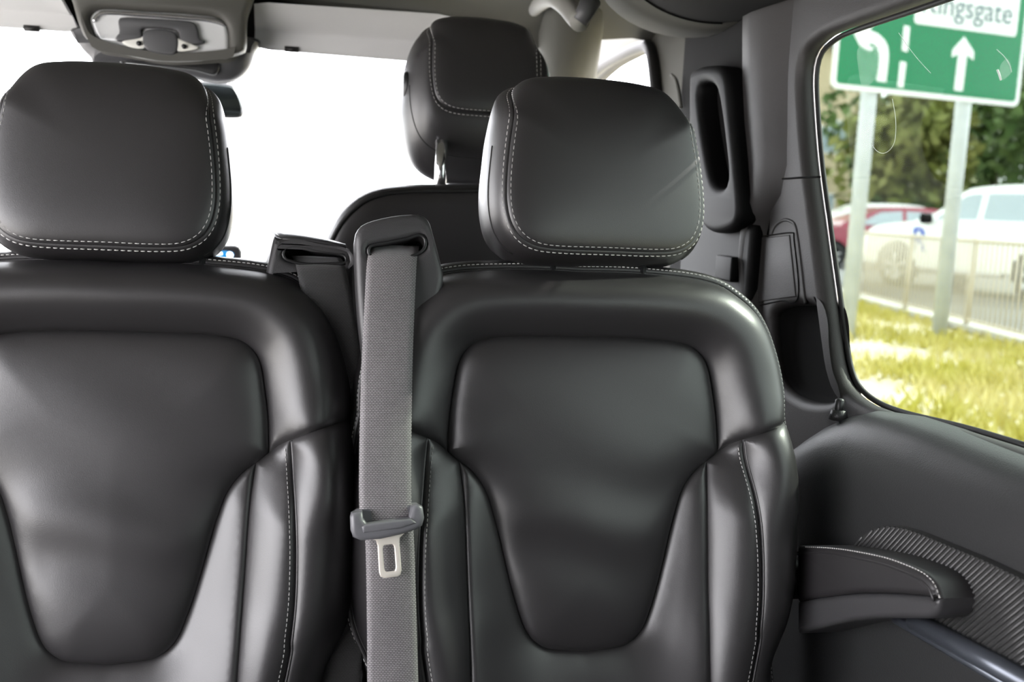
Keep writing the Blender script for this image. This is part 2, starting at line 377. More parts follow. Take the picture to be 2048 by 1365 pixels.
# pale edge of the pillar cover next to the front glass
tube('pillar_edge', off([(XW - .012, *onX(x, y, XW - .012)) for x, y in cr([(1343, 150), (1352, 160), (1358, 185), (1362, 215)], 6)], bp.location), .004, 'liner', bp)
# front door frame with window
fw_px = [(1130, 210), (1165, 170), (1200, 136), (1240, 112), (1272, 97), (1296, 94), (1304, 110), (1310, 150), (1316, 220), (1322, 300), (1330, 420), (1335, 470), (1200, 480), (1120, 460), (1080, 330)]
XF = XW - .0
fwin = [tuple(p) for p in cr([onX(x, y, XF) for x, y in fw_px], .02, True)]
ys = [p[0] for p in fwin]
outl = [(1.70, FLOOR), (3.6, FLOOR), (3.6, ROOF + .05), (1.70, ROOF + .05)]
fd = slab('wall_right_front', outl, [fwin], atX(XF + .045), .03, .012, 'liner'); tag(fd, 'pale grey front door surround at the windscreen pillar', kind='structure')
tube('door_seal', [(XF + .0, p[0], p[1]) for p in fwin], .014, 'rubber', fd, n=10, closed=True)
fg = slab('window_2', fwin, [], atX(XF + .045), .004, .0005, 'clear'); tag(fg, 'clear front door glass beside the driver seat', kind='structure')
# ---- unseen left wall with openings shaped to let light in, rear wall with tailgate glass, floor, roof
lw = slab('wall_left', [(YB, FLOOR), (3.1, FLOOR), (3.1, ROOF + .05), (YB, ROOF + .05)], [[(-.75, 1.02), (1.42, 1.02), (1.42, 1.97), (-.75, 1.97)], [(1.6, 1.30), (2.75, 1.30), (2.3, 1.95), (1.6, 1.95)]], atX(-XW - .03), .06, .015, 'pillar')
tag(lw, 'unseen grey side wall with openings shaped to let light in', kind='structure')
rw = slab('wall_back', [(-XW - .06, FLOOR), (XW + .06, FLOOR), (XW + .06, ROOF + .05), (-XW - .06, ROOF + .05)], [rrect(-.72, 1.22, .72, 1.95, .08)], atY(YB - .03), .06, .015, 'pillar'); tag(rw, 'grey tailgate wall behind the rear bench', kind='structure')
rg = slab('window_3', rrect(-.74, 1.20, .74, 1.97, .08), [], atY(YB - .03), .004, .0005, 'dimming'); tag(rg, 'dark privacy tailgate window, unseen, its tint set to hold back light from behind', kind='structure')
fl = box('floor', (-XW - .06, YB - .06, FLOOR - .05), (XW + .06, 3.1, FLOOR), 'void'); tag(fl, 'dark carpeted van floor', kind='structure')
# headliner: shallow crown across the width, dropping to the windscreen header
rr = []
for yy, dz in ((YB - .06, 0), (0, 0), (1.2, .0), (1.75, .0), (2.0, -.012), (2.12, -.035), (2.2, -.07), (2.235, -.10)):
    rr.append([(x, yy, ROOF + dz * (1 - .6 * np.clip((abs(x) - .7) / .2, 0, 1)) - .03 * (abs(x) / XW) ** 3 + .015) for x in np.linspace(-XW - .05, XW + .05, 25)])
rtop = [[(x, y, z + .05) for x, y, z in r] for r in rr]
ce = loft('ceiling', rr, 'liner', closed=False); tag(ce, 'grey cloth headliner of the van', kind='structure')
loft('outer_roof', rtop, 'car_white', ce, closed=False)
# roof side duct along the right edge, rounded at its front end
rings = []
A = np.linspace(0, 2 * math.pi, 40, endpoint=False)
dy0 = 1.79
for yy, s in ((dy0, .30), (dy0 - .005, .55), (dy0 - .02, .78), (dy0 - .05, .93), (dy0 - .09, 1.0), (dy0 - .2, 1.0), (.5, 1.0), (-.5, 1.0), (YB, 1.0)):
    rings.append([(.90 + .165 * s * math.cos(a), yy, 2.085 + .105 * s * math.sin(a)) for a in A])
du = loft('trim_2', rings, 'liner_shaded', caps=(True, True)); recalc(du.data); tag(du, 'cloth-covered roof duct above the side window, shade put into its colour', kind='structure')
rings = []
for yy, s in ((dy0 + .10, .55), (dy0 + .095, .75), (dy0 + .075, .92), (dy0 + .04, 1.04), (dy0 - .03, 1.06), (dy0 - .10, 1.02)):
    rings.append([(.90 + .165 * s * math.cos(a), yy, 2.085 + .105 * s * math.sin(a)) for a in A])
recalc(loft('duct_front', rings, 'liner', du, caps=(True, True)).data)  # lighter cloth colour here stands for daylight on the front ring
tube('duct_seam', [(.90 + .1655 * math.cos(a), dy0 - .10, 2.085 + .1055 * math.sin(a)) for a in np.linspace(math.pi, 1.55 * math.pi, 24)], .002, 'void', du, n=6)
# windscreen, dashboard
ws = [(-.95, 2.24, ROOF - .06), (.95, 2.24, ROOF - .06), (1.0, 3.05, 1.42), (-1.0, 3.05, 1.42)]
wsg = [[(x, 2.24 + (3.05 - 2.24) * t, (ROOF - .06) + (1.42 - ROOF + .06) * t + .05 * math.sin(math.pi * t) * .4) for x in np.linspace(-1, .82 + .16 * t, 9)] for t in np.linspace(0, 1, 7)]
wso = loft('window_4', wsg, 'screen_glass', closed=False); tag(wso, 'bright hazy windscreen flooded with daylight', kind='structure')
ap = tube('trim_4', [(.78 + .15 * t, 2.24 + .81 * t, ROOF - .06 - .61 * t + .02 * math.sin(math.pi * t)) for t in np.linspace(-.3, 1, 12)], .075, 'liner', n=14); tag(ap, 'pale windscreen pillar behind the driver headrest', kind='structure')
dprof = [(2.35, FLOOR), (2.33, 1.0), (2.36, 1.30), (2.42, 1.40), (2.6, 1.44), (3.0, 1.43), (3.05, 1.40), (3.05, FLOOR)]
da = loft('dashboard', [[(x, y, z) for y, z in dprof] for x in np.linspace(-.95, .95, 9)], 'black_plastic', caps=(True, True)); recalc(da.data); autosmooth(da)
tag(da, 'black dashboard under the windscreen', 'dashboard')

# ================================================================== rear-facing seats
AL = math.radians(12)
SV = Vector((0, math.sin(AL), math.cos(AL))); SW = Vector((0, -math.cos(AL), math.sin(AL)))
OR = at(1176, 904, 1.22); OL = OR + Vector((-.555, .03, -.010))
def seat_uv(x, y, w=0.0, O=OR):
    p = hit(x, y, O + SW * w, SW) - O; return (p.x, p.dot(SV))
def SP(u, v, w):                                   # seat coordinates -> seat-local xyz (origin at seat O)
    return (u, v * SV.y + w * SW.y, v * SV.z + w * SW.z)
def cpx(c): return (780 + .6337 * c[0], 500 + .6337 * c[1])
VB = -.42
J = (.172, .0); V1 = (.157, -.0125)
p_up = cr([(0, .142), (.06, .1415), (.110, .139), (.136, .1335), (.152, .121), (.160, .105), (.165, .08), (.170, .042), J])
p_lo1 = cr([J, (.165, -.006), V1]); 
p_lo2 = cr([V1, (.142, -.024), (.126, -.045), (.116, -.072), (.107, -.105), (.099, -.138), (.091, -.168), (.082, -.196), (.073, -.217), (.060, -.231), (.042, -.239), (0, -.243)])
out_c = [(625, 69), (720, 70), (820, 76), (950, 90), (1035, 112), (1093, 148), (1143, 194), (1177, 250), (1203, 322), (1222, 400), (1231, 470)]
E_c = (1231, 532)
out2_c = [E_c, (1247, 610), (1257, 690), (1264, 780), (1267, 880), (1266, 990), (1259, 1080), (1240, 1165), (1212, 1235), (1190, 1300)]
o_up = [seat_uv(*cpx(c), -.042) for c in out_c]; o_up[0] = (0, o_up[0][1])
E_ = seat_uv(*cpx(E_c), -.042)
o_up = cr(o_up + [E_]); 
o_lo_pts = [E_] + [seat_uv(*cpx(c), -.042) for c in out2_c[1:]]
o_lo = cr(o_lo_pts + [(o_lo_pts[-1][0] - .004, -.33), (.185, VB)])
K_ = seat_uv(*cpx((1150, 603)), .045)
st = cr([K_] + [seat_uv(*cpx(c), .045) for c in [(1160, 700), (1170, 800), (1177, 900), (1180, 1000), (1179, 1100), (1172, 1200), (1164, 1290)]] + [(.165, VB)])
vs_ = cr([V1] + [seat_uv(*cpx(c), .02) for c in [(1018, 800), (1012, 1000), (1006, 1200), (1003, 1340)]] + [(.145, VB)])
seam1 = cr([J, seat_uv(*cpx((1110, 617)), .035), K_]); seam2 = cr([K_, seat_uv(*cpx((1190, 578)), .03), E_])
PANEL = np.vstack([p_up, p_lo1[1:], p_lo2[1:], mirror(p_lo2)[1:], mirror(p_lo1)[1:], mirror(p_up)[1:-1]])
OUT_R = np.vstack([o_up, o_lo[1:]]); OUT = np.vstack([mirror(OUT_R), OUT_R[1:]])       # open curve bottom-left .. bottom-right
def dist_poly(P, L, closed):
    A = L; B = np.roll(L, -1, 0) if closed else L[1:]
    if not closed: A = L[:-1]
    A = A[::1]; D = np.full(len(P), 1e9)
    for a, b in zip(A, B):
        e = b - a; q = P - a; t = np.clip((q @ e) / (e @ e + 1e-12), 0, 1)
        d = np.hypot(*(q - t[:, None] * e).T); D = np.minimum(D, d)
    return D
def inside(P, L):
    x, y = P.T; c = np.zeros(len(P), bool); n = len(L)
    for i in range(n):
        x0, y0 = L[i]; x1, y1 = L[i - 1]
        if y0 == y1: continue
        k = ((y0 > y) != (y1 > y)) & (x < (x1 - x0) * (y - y0) / (y1 - y0) + x0); c ^= k
    return c
def H(P):
    """height of the upholstery towards the sitter"""
    P = np.asarray(P, float); ins = inside(P, PANEL); d1 = dist_poly(P, PANEL[::2], True); d2 = dist_poly(P, OUT[::2], False)
    u, v = P.T
    t = np.where(ins, 0, d1 / (d1 + d2 + 1e-6))
    side = np.clip((.10 - v) / .16, 0, 1); side = side * side * (3 - 2 * side)
    B = .026 + .026 * side
    tp_ = t ** (1.15 + .55 * side)
    bump = np.clip(1 - np.abs(2 * tp_ - 1) ** 2.2, 0, 1)
    low = np.clip((-.20 - v) / .1, 0, 1) * np.exp(-(u / .12) ** 2)
    h = B * bump * (1 - .6 * low) - .034 * t ** 5
    di = np.where(ins, d1, 0)
    h += .009 * (1 - np.exp(-di / .045))
    h += np.where(ins, .0026 * np.sin(v * 55 + 2 * u + .8 * np.sin(u * 22)) * np.exp(-((v + .09) / .075) ** 2) * np.clip(di / .03, 0, 1), 0)
    h += np.where(ins, .0008 * np.sin(u * 30 + v * 40) * np.exp(-((v - .05) / .06) ** 2) * np.clip(di / .03, 0, 1), 0)
    return h
def sag(d):
    return -.0050 * np.exp(-d / .0035) - .0060 * np.exp(-d / .016)
def panel_mesh(name, loop, parent, grid=.0062, m='leather'):
    loop = np.array(loop)
    keep = np.r_[True, np.linalg.norm(np.diff(loop, axis=0), axis=1) > 1e-4]; loop = loop[keep]
    if np.linalg.norm(loop[0] - loop[-1]) < 1e-4: loop = loop[:-1]
    n = len(loop); area = .5 * np.sum(loop[:, 0] * np.roll(loop[:, 1], -1) - np.roll(loop[:, 0], -1) * loop[:, 1])
    if area < 0: loop = loop[::-1]
    lo, hi = loop.min(0), loop.max(0)
    gx, gy = np.meshgrid(np.arange(lo[0], hi[0], grid), np.arange(lo[1], hi[1], grid)); gx[::2] += grid / 2
    G = np.c_[gx.ravel(), gy.ravel()]; G = G[inside(G, loop)]; G = G[dist_poly(G, loop, True) > .0105]
    T = np.roll(loop, -1, 0) - np.roll(loop, 1, 0); T /= np.linalg.norm(T, axis=1)[:, None] + 1e-9
    N = np.c_[-T[:, 1], T[:, 0]]
    for o_, sk in ((.0014, 1), (.0038, 1), (.0075, 1)):
        Q = loop[::sk] + N[::sk] * o_; Q = Q[inside(Q, loop)]; Q = Q[dist_poly(Q, loop, True) > o_ * .8]; G = np.vstack([G, Q])
    P = np.vstack([loop, G])
    res = geometry.delaunay_2d_cdt([Vector(p) for p in P], [], [list(range(n))], 1, 1e-6)
    Vv = np.array([tuple(p) for p in res[0]]); d = dist_poly(Vv, loop, True)
    h = H(Vv) + sag(d)
    return pydata(name, [SP(a[0], a[1], b) for a, b in zip(Vv, h)], [tuple(f) for f in res[2]], m, parent)
def stitches(name, pts, nrm, parent, pitch=.0066, dash=.0045, wd=.0011, m='stitch'):
    """dashes of thread along a 3D path; nrm = surface normal per point"""
    P = np.array(pts); Nn = np.array(nrm); s = np.r_[0, np.cumsum(np.linalg.norm(np.diff(P, axis=0), axis=1))]
    v = []; f = []
    for c in np.arange(pitch / 2, s[-1] - pitch / 2, pitch):
        pa, pb, na = [np.array([np.interp(q, s, A_[:, j]) for j in range(3)]) for q, A_ in ((c - dash / 2, P), (c + dash / 2, P), (c, Nn))]
        na /= np.linalg.norm(na); t = pb - pa; t /= np.linalg.norm(t); b = np.cross(t, na)
        i = len(v); mid = (pa + pb) / 2
        for q, wdt, hh in ((pa, .45, .0), (pa + t * dash * .2, 1, 1), (mid, 1, 1.25), (pb - t * dash * .2, 1, 1), (pb, .45, .0)):
            v += [q - b * wd / 2 * wdt - na * .0004, q + na * (.0003 + .0006 * hh), q + b * wd / 2 * wdt - na * .0004]
        for k in range(4):
            a0 = i + k * 3; f += [(a0, a0 + 3, a0 + 4, a0 + 1), (a0 + 1, a0 + 4, a0 + 5, a0 + 2)]
    o = pydata(name, v, f, m, parent); o['kind'] = 'stuff'; o['label'] = 'pale contrast stitching'; return o
def offset2(L, d):
    T = np.gradient(L, axis=0); T /= np.linalg.norm(T, axis=1)[:, None] + 1e-9
    return L + np.c_[-T[:, 1], T[:, 0]] * d

def headrest(name, parent, hc, F_half, M_half, rot, m='leather', wtop=-.078, wside=-.013, back=-.125, top_v=.056, stitch_rows=True, cv=-.01, seam2=None, dome=.0):
    """padded head restraint: front panel inside a U-shaped seam that runs over the top, side gusset and back"""
    h = empty(name + '_tmp') if False else None
    def ring_of(half):
        c = cr(half, .003); L = np.vstack([c, mirror(c)[1:-1]])
        P = np.vstack([L, L[:1]]); s = np.r_[0, np.cumsum(np.linalg.norm(np.diff(P, axis=0), axis=1))]
        q = np.linspace(0, s[-1], 161)[:-1]; return np.stack([np.interp(q, s, P[:, j]) for j in (0, 1)], 1)
    F = ring_of(F_half); Mx = ring_of(M_half); c = np.array((0, cv)); N = len(F)
    k = np.clip((F[:, 1] - top_v) / .068, 0, 1); k = k * k * (3 - 2 * k)
    ws = wside * (1 - k) + wtop * k
    def bez(a, b, c_, d, t): return a * (1 - t) ** 3 + 3 * b * t * (1 - t) ** 2 + 3 * c_ * t * t * (1 - t) + d * t ** 3
    def front(t, i=slice(None), inset=True):
        r = bez(0, .66, .93 + .125 * k ** .4, 1.0, t)[:, None]; wv = bez(0, 0 * ws, -.003 - .0 * ws, ws, t) + dome * (1 - t * t)
        p = np.c_[c + (F - c) * r, wv]
        if inset:
            e = (.0024 * math.exp(-(1 - t) / .010) + .0012 * math.exp(-(1 - t) / .05))
            ctr = np.r_[c, -.05]; q = ctr - p; q /= np.linalg.norm(q, axis=1)[:, None]; p = p + q * e
        return p
    def side(t, inset=True):
        a = np.c_[F, ws]; b = np.c_[Mx * .55 + F * .45, ws - .004]; d_ = np.c_[Mx * 1.06, np.minimum(ws - .03, back * .62)]; e_ = np.c_[c + (Mx - c) * .86, np.full(N, back)]
        b = b * (1 - k[:, None]) + np.c_[Mx, ws - .012] * k[:, None]
        p = bez(a, b, d_, e_, t)
        if inset:
            e = (.0024 * math.exp(-t / .015) + .0012 * math.exp(-t / .08)); ctr = np.r_[c, -.05]; q = ctr - p; q /= np.linalg.norm(q, axis=1)[:, None]; p = p + q * e
        return p
    Rz = Matrix.Rotation(rot, 3, 'Z')
    def W(P): return [tuple(Rz @ Vector(SP(*p))) for p in P]
    tg = np.r_[0, .008, .02, .04, .07, np.linspace(.1, 1, 22)]
    rings = [W(side(t)) for t in tg]
    for s_ in (.8, .5, .2): rings.append(W(np.c_[c + (Mx - c) * .86 * s_, np.full(N, back - .006 * (1 - s_))]))
    o = loft(name, rings, m, parent, caps=(False, True)); o.location = hc; recalc(o.data)
    tf = np.r_[np.linspace(.04, .9, 24), .93, .955, .97, .98, .99, 1.0]
    fp = loft('front_panel', [W(front(t)) for t in tf], m, o, caps=(True, False)); recalc(fp.data)
    # stitching either side of the seam, over the U part of it
    idx = np.arange(N)
    use = np.where(F[:, 1] < top_v + .060)[0]
    br = np.where(np.diff(use) > 1)[0]
    seq = np.r_[use[br[0] + 1:], use[:br[0] + 1]] if len(br) else use
    ctr = np.r_[c, -.06]
    for fn, T_ in ((front, np.linspace(1, .75, 90)), (side, np.linspace(0, .35, 90))):
        G = np.array([fn(t) for t in T_]); arc = np.vstack([np.zeros(N), np.cumsum(np.linalg.norm(np.diff(G, axis=0), axis=2), axis=0)])
        p = np.array([[np.interp(.0078, arc[:, i], G[:, i, j]) for j in range(3)] for i in seq]); q2 = np.array([[np.interp(.0098, arc[:, i], G[:, i, j]) for j in range(3)] for i in seq])
        tan = np.gradient(p, axis=0); nn = np.cross(tan, q2 - p); nn /= np.linalg.norm(nn, axis=1)[:, None]
        sgn = np.sign(np.sum(nn * (p - ctr), axis=1)); nn *= sgn[:, None]
        stitches('stitching', W(p), W(nn), o, pitch=.0078, dash=.0054, wd=.0013)
    p = side(0.0)[seq]; tube('seam', W(p + (ctr - p) / np.linalg.norm(p - ctr, axis=1)[:, None] * .001), .0010, 'rubber', o, n=5)
    if seam2:
        sel = np.where((F[:, 1] < seam2[1]) & (F[:, 1] > seam2[2]))[0]
        runs = np.split(sel, np.where(np.diff(sel) > 1)[0] + 1)
        if seam2[2] < -.5 and len(runs) == 2: runs = [np.r_[runs[1], runs[0]]]
        for r_ in runs:
            if len(r_) > 3: tube('seam', W(side(seam2[0], False)[r_]), .0011, 'rubber', o, n=5)
    return o
F_half = [(0, -.1065), (.06, -.1065), (.092, -.1035), (.112, -.093), (.1235, -.076), (.1285, -.054), (.129, -.03), (.1262, .005), (.1205, .045), (.1135, .081), (.104, .105), (.088, .1185), (.06, .1235), (.03, .1255), (0, .126)]
F_half = [(a * 1.03, b) for a, b in F_half]
M_half = [(0, -.1225), (.06, -.1225), (.10, -.1185), (.124, -.107), (.139, -.088), (.146, -.060), (.147, -.028), (.143, .01), (.137, .052), (.1265, .087), (.111, .1095), (.090, .120), (.06, .1235), (.03, .1255), (0, .126)]

M_half = [(a * 1.04, b) for a, b in M_half]
def build_seat(name, O, hc_px, hrot):
    root = empty(name, (O.x, O.y, FLOOR)); up = Vector((0, 0, O.z - FLOOR))
    kids = []
    def add(o): o.location = Vector(o.location) + up; return o
    m_ = mirror
    # loops
    cen = PANEL
    upper = np.vstack([p_up[::-1], m_(p_up)[::-1][1:]])     # right J over the top to left J
    upper = np.vstack([upper, m_(seam1)[::-1][1:], m_(seam2)[::-1][1:], m_(o_up)[1:], o_up[1:], seam2[::-1][1:], seam1[::-1][1:]])
    lower = np.vstack([p_lo2, m_(p_lo2)[1:], m_(vs_)[::-1][1:], vs_[::-1]])
    bol = np.vstack([seam1, st[1:], vs_[::-1], p_lo1[::-1][1:]])
    sid = np.vstack([seam2, o_lo[1:], st[::-1]])
    add(panel_mesh('centre_panel', cen, root)); add(panel_mesh('upper_surround', upper, root)); add(panel_mesh('lower_surround', lower, root))
    for L in (bol, m_(bol)): add(panel_mesh('bolster', L, root))
    for L in (sid, m_(sid)): add(panel_mesh('side_panel', L, root))
    # gusset and back shell
    T = np.gradient(OUT, axis=0); T /= np.linalg.norm(T, axis=1)[:, None]; Nn = np.c_[-T[:, 1], T[:, 0]]
    if (Nn * (OUT - np.array((0, -.1)))).sum() < 0: Nn = -Nn
    we = H(OUT) + sag(np.zeros(len(OUT)))
    rings = []
    for o_, dw in ((0, 0), (.0016, .0018), (.005, .002), (.0085, -.001), (.012, -.008), (.0145, -.02), (.0145, -.04), (.011, -.065), (.002, -.085), (-.02, -.10), (-.05, -.105)):
        q = OUT + Nn * o_; rings.append([SP(a, b, c + dw) for (a, b), c in zip(q, we)])
    g = loft('backrest_shell', rings, 'leather', root, closed=False, caps=(False, True)); recalc(g.data); add(g)
    q = OUT + Nn * .0068
    add(stitches('stitching', [SP(a, b, c + .0008) for (a, b), c in zip(q, we)], [SP(n[0] * .6, n[1] * .6, .8) for n in Nn], root, pitch=.0058, dash=.0040, wd=.0010))
    add(tube('piping', [SP(a, b, c + .001) for (a, b), c in zip(OUT, we)], .0014, 'leather', root, n=6))
    for sgn in (1, -1):
        L = st.copy(); Lo = offset2(L, -.0062)
        if abs(Lo[10][0]) > abs(L[10][0]): Lo = offset2(L, .0062)
        hh = H(L) + sag(np.zeros(len(L))); ho = H(Lo) + sag(np.full(len(Lo), .0062))
        o = tube('piping', [SP(a * sgn, b, c + .0030) for (a, b), c in zip(offset2(L, .0022 if Lo[10][0] < offset2(L, .0022)[10][0] else -.0022), hh)], .0016, 'leather', root, n=6); add(o)
        add(stitches('stitching', [SP(a * sgn, b, c) for (a, b), c in zip(Lo, ho)][2:-2], [SP(0, 0, 1)] * (len(Lo) - 4), root, pitch=.0058, dash=.0040, wd=.0011))
    # cushion and pedestal (below the picture)
    cu = box('seat_cushion', (-.245, -.50, -.62), (.245, -.06, -.44), 'leather', root, .05, 4); add(cu)
    pe = box('pedestal', (-.20, -.40, FLOOR - O.z), (.20, -.02, -.60), 'black_plastic', root, .02); add(pe)
    # headrest
    uv = seat_uv(*hc_px, -.02, O); hc = Vector(SP(uv[0], uv[1], .012))
    h = headrest('headrest', root, hc, F_half, M_half, hrot, seam2=(.42, .035, -.10)); add(h)
    for sx in (-.06, .06):
        add(tube('headrest_post', [SP(uv[0] + sx, uv[1] - .10, -.045), SP(uv[0] + sx, uv[1] - .19, -.055)], .006, 'black_plastic', root, n=12))
    return root, up

def tower_mesh(name, root, O, up, px_pts, slot_px, w0, mirror_u=None, m='seat_plastic'):
    pts = [seat_uv(x, y, w0, O) for x, y in px_pts]; sl = [seat_uv(x, y, w0, O) for x, y in slot_px]
    P = cr(pts, .006, True); S = cr(sl, .004, True)
    e1 = Vector((1, 0, 0)); mtx = frame(Vector(SP(0, 0, w0 - .030)) + up, e1, SV)
    # the frame's third axis e1 x SV points along SW (towards the sitter)
    o = slab(name, [tuple(p) for p in P], [[tuple(p) for p in S]], mtx, .060, .009, m, root, seg=5)
    rim = tube('slot_rim', [Vector(SP(a, b, w0 - .002)) + up for a, b in S], .0022, 'black_plastic', o, n=8, closed=True)
    bk = slab('slot_well', [tuple(p) for p in (S - S.mean(0)) * 1.12 + S.mean(0)], [], frame(Vector(SP(0, 0, w0 - .05)) + up, e1, SV), .01, .002, 'void', o)
    return o

seat_r, up_r = build_seat('rear_facing_seat', OR, (1207, 343), math.radians(7))
tag(seat_r, 'black leather seat with fold-out armrest beside the tinted window', 'seat', 'rear-facing leather seats')
tower_mesh('belt_tower', seat_r, OR, up_r,
           [(709, 486), (713, 463), (727, 447), (760, 436), (800, 429), (838, 428), (858, 440), (868, 470), (880, 515), (888, 560), (872, 630), (850, 720), (815, 820), (790, 905), (742, 800), (724, 700), (714, 600)],
           [(737, 505), (742, 492), (775, 485), (815, 477), (838, 470), (850, 477), (851, 491), (842, 504), (812, 516), (770, 519), (745, 514)], .012)
# left seat: the same seat again, its tower on the other side
seat_l = copy_tree(seat_r, None, skip=('belt_tower',)); seat_l.location = (OL.x, OL.y, FLOOR)
up_l = Vector((0, 0, OL.z - FLOOR)); dzz = up_l - up_r
tag(seat_l, 'black leather seat left of the belt towers, in front of the rear-view mirror', 'seat', 'rear-facing leather seats')
for ch in seat_l.children:
    ch.location = Vector(ch.location) + dzz
    if ch.name.startswith('headrest') and 'post' not in ch.name:
        uv = seat_uv(219, 322, -.02, OL); ch.location = Vector(SP(uv[0], uv[1], .012)) + up_l; ch.rotation_euler.z = math.radians(-7); ch.scale.x = .955
tower_mesh('belt_tower', seat_l, OL, up_l,
           [(548, 470), (556, 474), (600, 478), (650, 484), (688, 493), (704, 505), (706, 560), (705, 700), (700, 900), (600, 900), (560, 760), (535, 620), (530, 560), (540, 500)],
           [(566, 508), (575, 496), (600, 494), (640, 503), (680, 508), (692, 515), (690, 526), (660, 528), (610, 528), (575, 520)], -.030)

def even(px, n=9): 
    c = cr(px, 2.0); return c[np.linspace(0, len(c) - 1, n).round().astype(int)]
tl_obj = [c for c in seat_l.children if c.name.startswith('belt_tower')][0]
def strip(name, fpx, bpx, wf, wb_):
    ff = [tuple(Vector(SP(*seat_uv(x, y, wf, OL), wf)) + up_l) for x, y in even(fpx)]; fb = [tuple(Vector(SP(*seat_uv(x, y, wb_, OL), wb_)) + up_l) for x, y in even(bpx)]
    o = loft(name, [ff, [tuple((Vector(a) + Vector(b)) / 2 + Vector((0, 0, .001))) for a, b in zip(ff, fb)], fb], 'seat_plastic', tl_obj, closed=False)
    md = o.modifiers.new('thickness', 'SOLIDIFY'); md.thickness = .004; md.offset = 0
strip('tower_flank', [(566, 479), (560, 500), (548, 535), (538, 562), (530, 600)], [(542, 464), (530, 492), (513, 528), (500, 552), (488, 600)], -.034, -.15)
strip('tower_top', [(564, 479), (600, 480), (650, 487), (692, 497)], [(541, 462), (590, 468), (650, 480), (690, 491)], -.034, -.15)
# ---- armrest of the right seat
XA = .862
top_px = [(1592, 1092), (1650, 1094), (1700, 1100), (1760, 1112), (1800, 1125), (1840, 1143), (1862, 1163), (1872, 1185), (1876, 1198)]
seam_px = [(1592, 1204), (1640, 1196), (1700, 1189), (1760, 1188), (1820, 1191), (1876, 1198)]
bot_px = [(1592, 1268), (1630, 1259), (1680, 1247), (1740, 1239), (1800, 1238), (1850, 1238), (1868, 1230), (1874, 1212)]
tp = cr([onX(x, y, XA) for x, y in top_px], .006); sp_ = cr([onX(x, y, XA) for x, y in seam_px], .006); bt = cr([onX(x, y, XA) for x, y in bot_px], .006)
RB = seat_r.location
arm = slab('armrest', [tuple(p) for p in np.vstack([tp, sp_[::-1]])], [], Matrix.Translation(-RB) @ atX(XA + .034), .068, .008, 'leather', seat_r, seg=4)
slab('armrest_base', [tuple(p) for p in np.vstack([sp_, bt[::-1]])], [], Matrix.Translation(-RB) @ atX(XA + .034), .066, .007, 'seat_plastic', arm, seg=4)
lx = [(XA + .0065 - RB.x, p[0] - RB.y, p[1] - RB.z + .0) for p in offset2(tp, 0.0)]
ln = np.gradient(tp, axis=0); ln /= np.linalg.norm(ln, axis=1)[:, None]; nn = np.c_[-ln[:, 1], ln[:, 0]]
if nn[3][1] < 0: nn = -nn
stitches('stitching', [(XA + .0032 - RB.x, p[0] - RB.y - n_[0] * .0016, p[1] - RB.z - n_[1] * .0016) for p, n_ in zip(tp, nn)][3:], [(-.6, n_[0] * .8, n_[1] * .8) for n_ in nn][3:], arm, pitch=.0052, dash=.0038, wd=.0016)
tube('piping', [(XA + .0003 - RB.x, p[0] - RB.y - n_[0] * .0085, p[1] - RB.z - n_[1] * .0085) for p, n_ in zip(tp, nn)], .0014, 'leather', arm, n=6)
hg = onX(1592, 1180, XA)
tube('armrest_hinge', off([(XA - .03, hg[0] + .03, hg[1] + .005), (XA + .05, hg[0] + .03, hg[1] + .005)], RB), .028, 'black_plastic', arm, n=20)

# ---- seat belts
def ribbon(name, px, wds, Yoff, m, parent, O, loc):
    """webbing strip: px centre line, width (m), height over the seat plane per point"""
    ctr = []
    for (x, y), wd, wo in zip(px, wds, Yoff):
        u, v = seat_uv(x, y, wo, O); ctr.append((u, v, wo, wd))
    C = cr(ctr, .006); v = []; f = []; uv = []; s = 0
    for i, (a, b, c, wd) in enumerate(C):
        if i: s += math.dist(C[i][:3], C[i - 1][:3])
        for k in range(9):
            t = k / 8 - .5; p = Vector(SP(a + wd * t, b, c - .003 * (2 * t) ** 2 + .0008 * math.sin(i * .21 + 3 * t))) + O - Vector(loc)
            v.append(tuple(p)); uv.append((wd * t, s))
    n = 9
    for i in range(len(C) - 1):
        for k in range(8): f.append((i * n + k, i * n + k + 1, (i + 1) * n + k + 1, (i + 1) * n + k))
    o = pydata(name, v, f, m, parent)
    ul = o.data.uv_layers.new(name='UVMap')
    for lp_ in o.data.loops: ul.data[lp_.index].uv = uv[lp_.vertex_index]
    md = o.modifiers.new('thickness', 'SOLIDIFY'); md.thickness = .0014
    return o
b0 = Vector((OR.x - .26, OR.y - .08, FLOOR))
belt = empty('seat_belt', b0); tag(belt, 'grey woven seat belt with metal tongue hanging down beside the right seat', 'seat belt', 'seat belts in the slotted towers')
ribbon('webbing', [(791, 492), (789, 502), (786, 512), (783, 540), (779, 620), (774, 740), (771, 900), (771, 1000), (774, 1060)], [.058] * 9, [-.022, -.004, .012, .022, .031, .042, .055, .060, .060], 'web', belt, OR, b0)
ribbon('webbing', [(778, 1050), (781, 1120), (784, 1250), (786, 1365), (790, 1480), (795, 1640)], [.054, .054, .055, .056, .056, .056], [.056, .054, .052, .050, .047, .035], 'web', belt, OR, b0)
